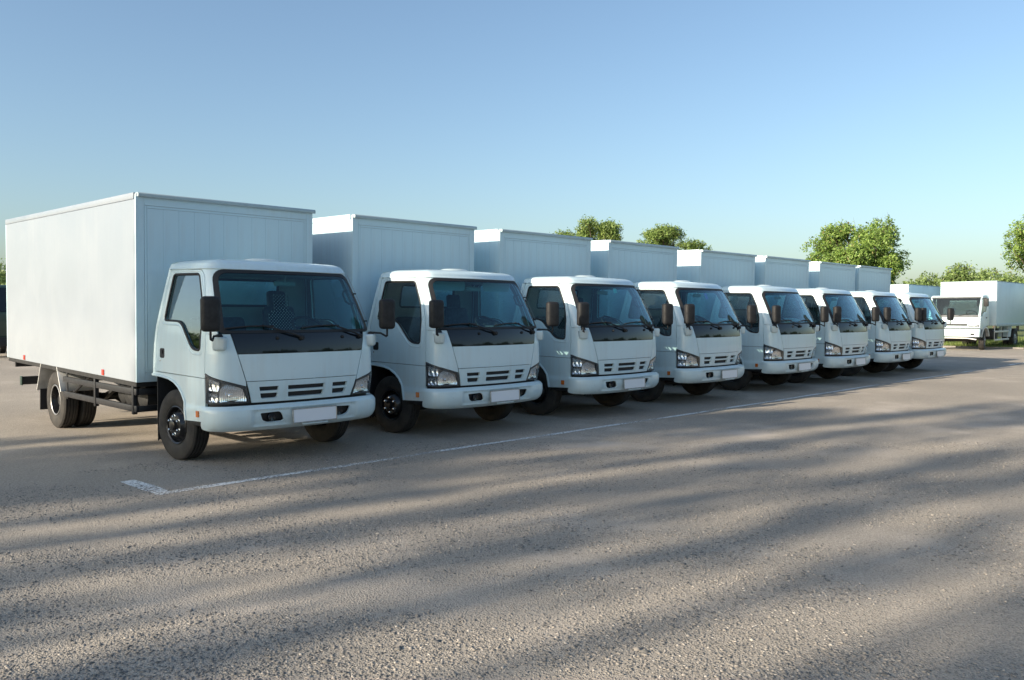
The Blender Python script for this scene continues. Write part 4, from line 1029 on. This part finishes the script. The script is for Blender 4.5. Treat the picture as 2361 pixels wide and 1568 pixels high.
    m = MB(); m.prism([(.085, 1.65), (.34, 2.48), (.346, 2.478), (.091, 1.648)], 1, -1.07, 1.07); m.build('windshield', 'cab_glass', T)
    for y in (-.35, .55):
        m = MB(); m.tube([(.045, y + .15, 1.63), (.085, y - .5, 1.78)], .013, 5); m.build('wiper', 'black_rubber', T)
    rw = MB(); rw.box((1.36, -1.10, 1.10), (1.40, 1.10, 1.85)); rw.box((1.36, -1.10, 2.36), (1.40, 1.10, 2.50)); rw.box((1.36, -1.10, 1.85), (1.40, -.62, 2.36)); rw.box((1.36, .62, 1.85), (1.40, 1.10, 2.36)); r_o = rw.build('rear_wall', 'interior_light', T, smooth=False)
    m = MB(); m.box((1.375, -.62, 1.85), (1.380, .62, 2.36)); m.build('rear_window', 'side_glass', r_o)
    B('panel_gap', (-.004, -1.14, .995), (.06, 1.14, 1.045), 'black_rubber', .006)
    B('dashboard', (.15, -1.05, 1.15), (.50, 1.05, 1.66), 'dash_plastic', .05)
    B('cab_floor', (.13, -1.08, 1.0), (1.38, 1.08, 1.08), 'chassis_black', .01)
    for y in (-.62, .62):
        s_ = B('seat', (.75, y - .25, 1.08), (1.22, y + .25, 1.45), 'interior_light', .05); B('backrest', (1.16, y - .24, 1.4), (1.28, y + .24, 2.02), 'interior_light', .05, s_)
    m = MB(); m.loop_tube([(.22 * math.cos(t), .22 * math.sin(t), 0) for t in np.linspace(0, 6.283, 25)[:-1]], .018, 6); inst('steering_wheel', m.mesh('steering_wheel', 'black_plastic'), T, (.62, -.60, 1.74), (0, rad(35), 0))
    bp = MB(); bp.prism([(-.10, .62), (-.14, .68), (-.14, .95), (-.09, 1.0), (.10, 1.0), (.10, .62)], 1, -1.16, 1.16, .02); bo = bp.build('bumper', 'white_paint', T)
    for s_ in (-1, 1):
        y0, y1 = sorted((s_ * .72, s_ * .98)); B('turn_lamp', (-.148, y0, .885), (-.13, y1, .935), 'orange_lens', .008, bo); y0, y1 = sorted((s_ * .78, s_ * .95)); B('fog_opening', (-.143, y0, .70), (-.12, y1, .80), 'black_rubber', .006, bo)
    m = MB(); m.tube([(.0, -1.0, .50), (.0, -.6, .56), (0, .6, .56), (0, 1.0, .50)], .03, 8); m.build('tow_bar', 'galvanised', T)
    m = MB(); m.tube([(.80, -.8, .45), (.80, .8, .45)], .07, 8); m.build('front_axle', 'chassis_black', T)
    B('engine_block', (.25, -.45, .45), (1.5, .45, 1.0), 'chassis_black', .06)
    for y in (-.42, .42): B('chassis_rail', (.2, y - .04, .68), (9.2, y + .04, .93), 'chassis_black', .006)
    # cargo box
    cb = B('cargo_box', (2.13, -1.28, 1.14), (9.4, 1.28, 3.29), 'box_paint', .012)
    B('front_wall', (2.10, -1.27, 1.16), (2.129, 1.27, 3.27), 'white_paint', .006, cb)
    for s_ in (-1, 1):
        y0, y1 = sorted((s_ * 1.281, s_ * 1.295)); B('bottom_rail', (2.13, y0, 1.10), (9.4, y1, 1.23), 'box_trim', .004, cb)
    B('roof_cap', (2.09, -1.29, 3.291), (9.42, 1.29, 3.325), 'box_trim', .006, cb)
    for s_ in (-1, 1):
        for z in (.80, .40):
            y0, y1 = sorted((s_ * 1.18, s_ * 1.22)); B('guard_rail', (2.15, y0, z), (4.55, y1, z + .09), 'galvanised', .006)
        for x in (2.25, 3.4, 4.45):
            y0, y1 = sorted((s_ * 1.15, s_ * 1.178)); B('guard_post', (x - .025, y0, .42), (x + .025, y1, 1.12), 'galvanised', .004)
        for x in (2.6, 3.75):
            m = MB(); m.tube([(x, s_ * 1.1, .45), (x + .6, s_ * 1.0, 1.1)], .02, 5); m.build('guard_brace', 'chassis_black', T)
        m = MB(); y0, y1 = sorted((s_ * .70, s_ * 1.26)); m.prism([(4.85, 1.13), (4.62, .55), (4.64, .55), (4.87, 1.13)], 1, y0, y1); m.build('mudguard', 'white_paint', T)
    B('fuel_tank', (2.4, -1.05, .45), (3.3, -.5, .95), 'chassis_black', .08)
    w = big_wheel('wheel_grey'); w.parent = T; w.location = (.80, -1.02, .475); w.rotation_euler = (0, .3, rad(10))
    c = copy_tree(w, T); c.location = (.80, 1.02, .475); c.rotation_euler = (0, .1, rad(190))
    for y in (-1.10, -.83, .83, 1.10):
        c = copy_tree(w, T); c.location = (5.75, y, .475); c.rotation_euler = (0, .5, 0 if y < 0 else math.pi)
    return T
FT = big_truck(); FT.location = (43.2, 13.2, 0)
tag(FT, 'large white cargo truck facing the row, its front in full sun', 'truck', 'large cargo trucks facing the row')
F2 = copy_tree(FT); F2.location = (45.0, 17.95, 0)
tag(F2, 'large white cargo truck mostly hidden, its box showing behind the facing truck', 'truck', 'large cargo trucks facing the row')

# ------------------------------------------------------------------ dark truck cut off by the left edge
def dark_truck():
    T = empty('dark_truck')
    def B(nm, lo, hi, mat, bev=.02, par=T, **k): m = MB(); m.box(lo, hi, bev, 2, **k); return m.build(nm, mat, par)
    m = MB(); m.prism([(0, .75), (0, 1.75), (.35, 2.75), (.5, 2.85), (1.7, 2.85), (1.75, 2.6), (1.75, .75)], 0, -1.2, 1.2, .05); cab = m.build('cab', 'dark_green_paint', T)
    m = MB(); m.prism([(-.02, 1.80), (.315, 2.72), (.30, 2.725), (-.032, 1.80)], 0, -1.05, 1.05); m.build('windshield', 'gloss_black', cab)
    for s_ in (-1, 1):
        x0, x1 = sorted((s_ * 1.2, s_ * 1.212)); m = MB(); m.prism([(.35, 1.80), (1.25, 1.80), (1.25, 2.6), (.60, 2.6)], 0, x0, x1); m.build('side_window', 'gloss_black', cab)
        B('mirror', (s_ * 1.42 - .09, -.12, 1.75), (s_ * 1.42 + .09, -.03, 2.25), 'black_plastic', .03)
        for k in range(7):
            x0, x1 = sorted((s_ * 1.0, s_ * 1.24)); B('vent_slat', (x0, 1.82, 1.0 + k * .14), (x1, 2.25, 1.09 + k * .14), 'dark_green_paint', .008)
    B('bumper', (-1.22, -.18, .45), (1.22, .05, .80), 'black_plastic', .04)
    cb = B('dump_body', (-1.24, 2.4, 1.15), (1.24, 7.2, 2.5), 'dark_green_paint', .03)
    for k in range(6):
        for s_ in (-1, 1):
            x0, x1 = sorted((s_ * 1.241, s_ * 1.30)); B('body_rib', (x0, 2.7 + k * .8, 1.2), (x1, 2.82 + k * .8, 2.48), 'dark_green_paint', .01, cb)
    for y in (-.42, .42): B('chassis_rail', (y - .05, .2, .75), (y + .05, 7.2, 1.05), 'chassis_black', .006)
    w = big_wheel('wheel_black'); w.parent = T; w.location = (1.06, 1.0, .475); w.rotation_euler = (0, 0, rad(90))
    for x, y in ((-1.06, 1.0), (1.06, 4.8), (-1.06, 4.8), (1.06, 6.1), (-1.06, 6.1)):
        c = copy_tree(w, T); c.location = (x, y, .475); c.rotation_euler = (0, 0, rad(90 if x > 0 else -90))
    for s_ in (-1, 1):
        pts = [(1.0 + .66 * math.cos(t), .5 + .66 * math.sin(t)) for t in np.linspace(0, math.pi, 14)]; inn = [(1.0 + .58 * math.cos(t), .5 + .58 * math.sin(t)) for t in np.linspace(math.pi, 0, 14)]
        x0, x1 = sorted((s_ * .8, s_ * 1.26)); m = MB(); m.prism(pts + inn, 0, x0, x1, .004, 1); m.build('wheel_arch', 'black_plastic', T)
    return T
DT = dark_truck(); DT.location = (*polar(-36, 32)[:2], 0); DT.rotation_euler = (0, 0, rad(-8))
tag(DT, 'dark green truck cut off by the left edge behind the nearest truck', 'truck')
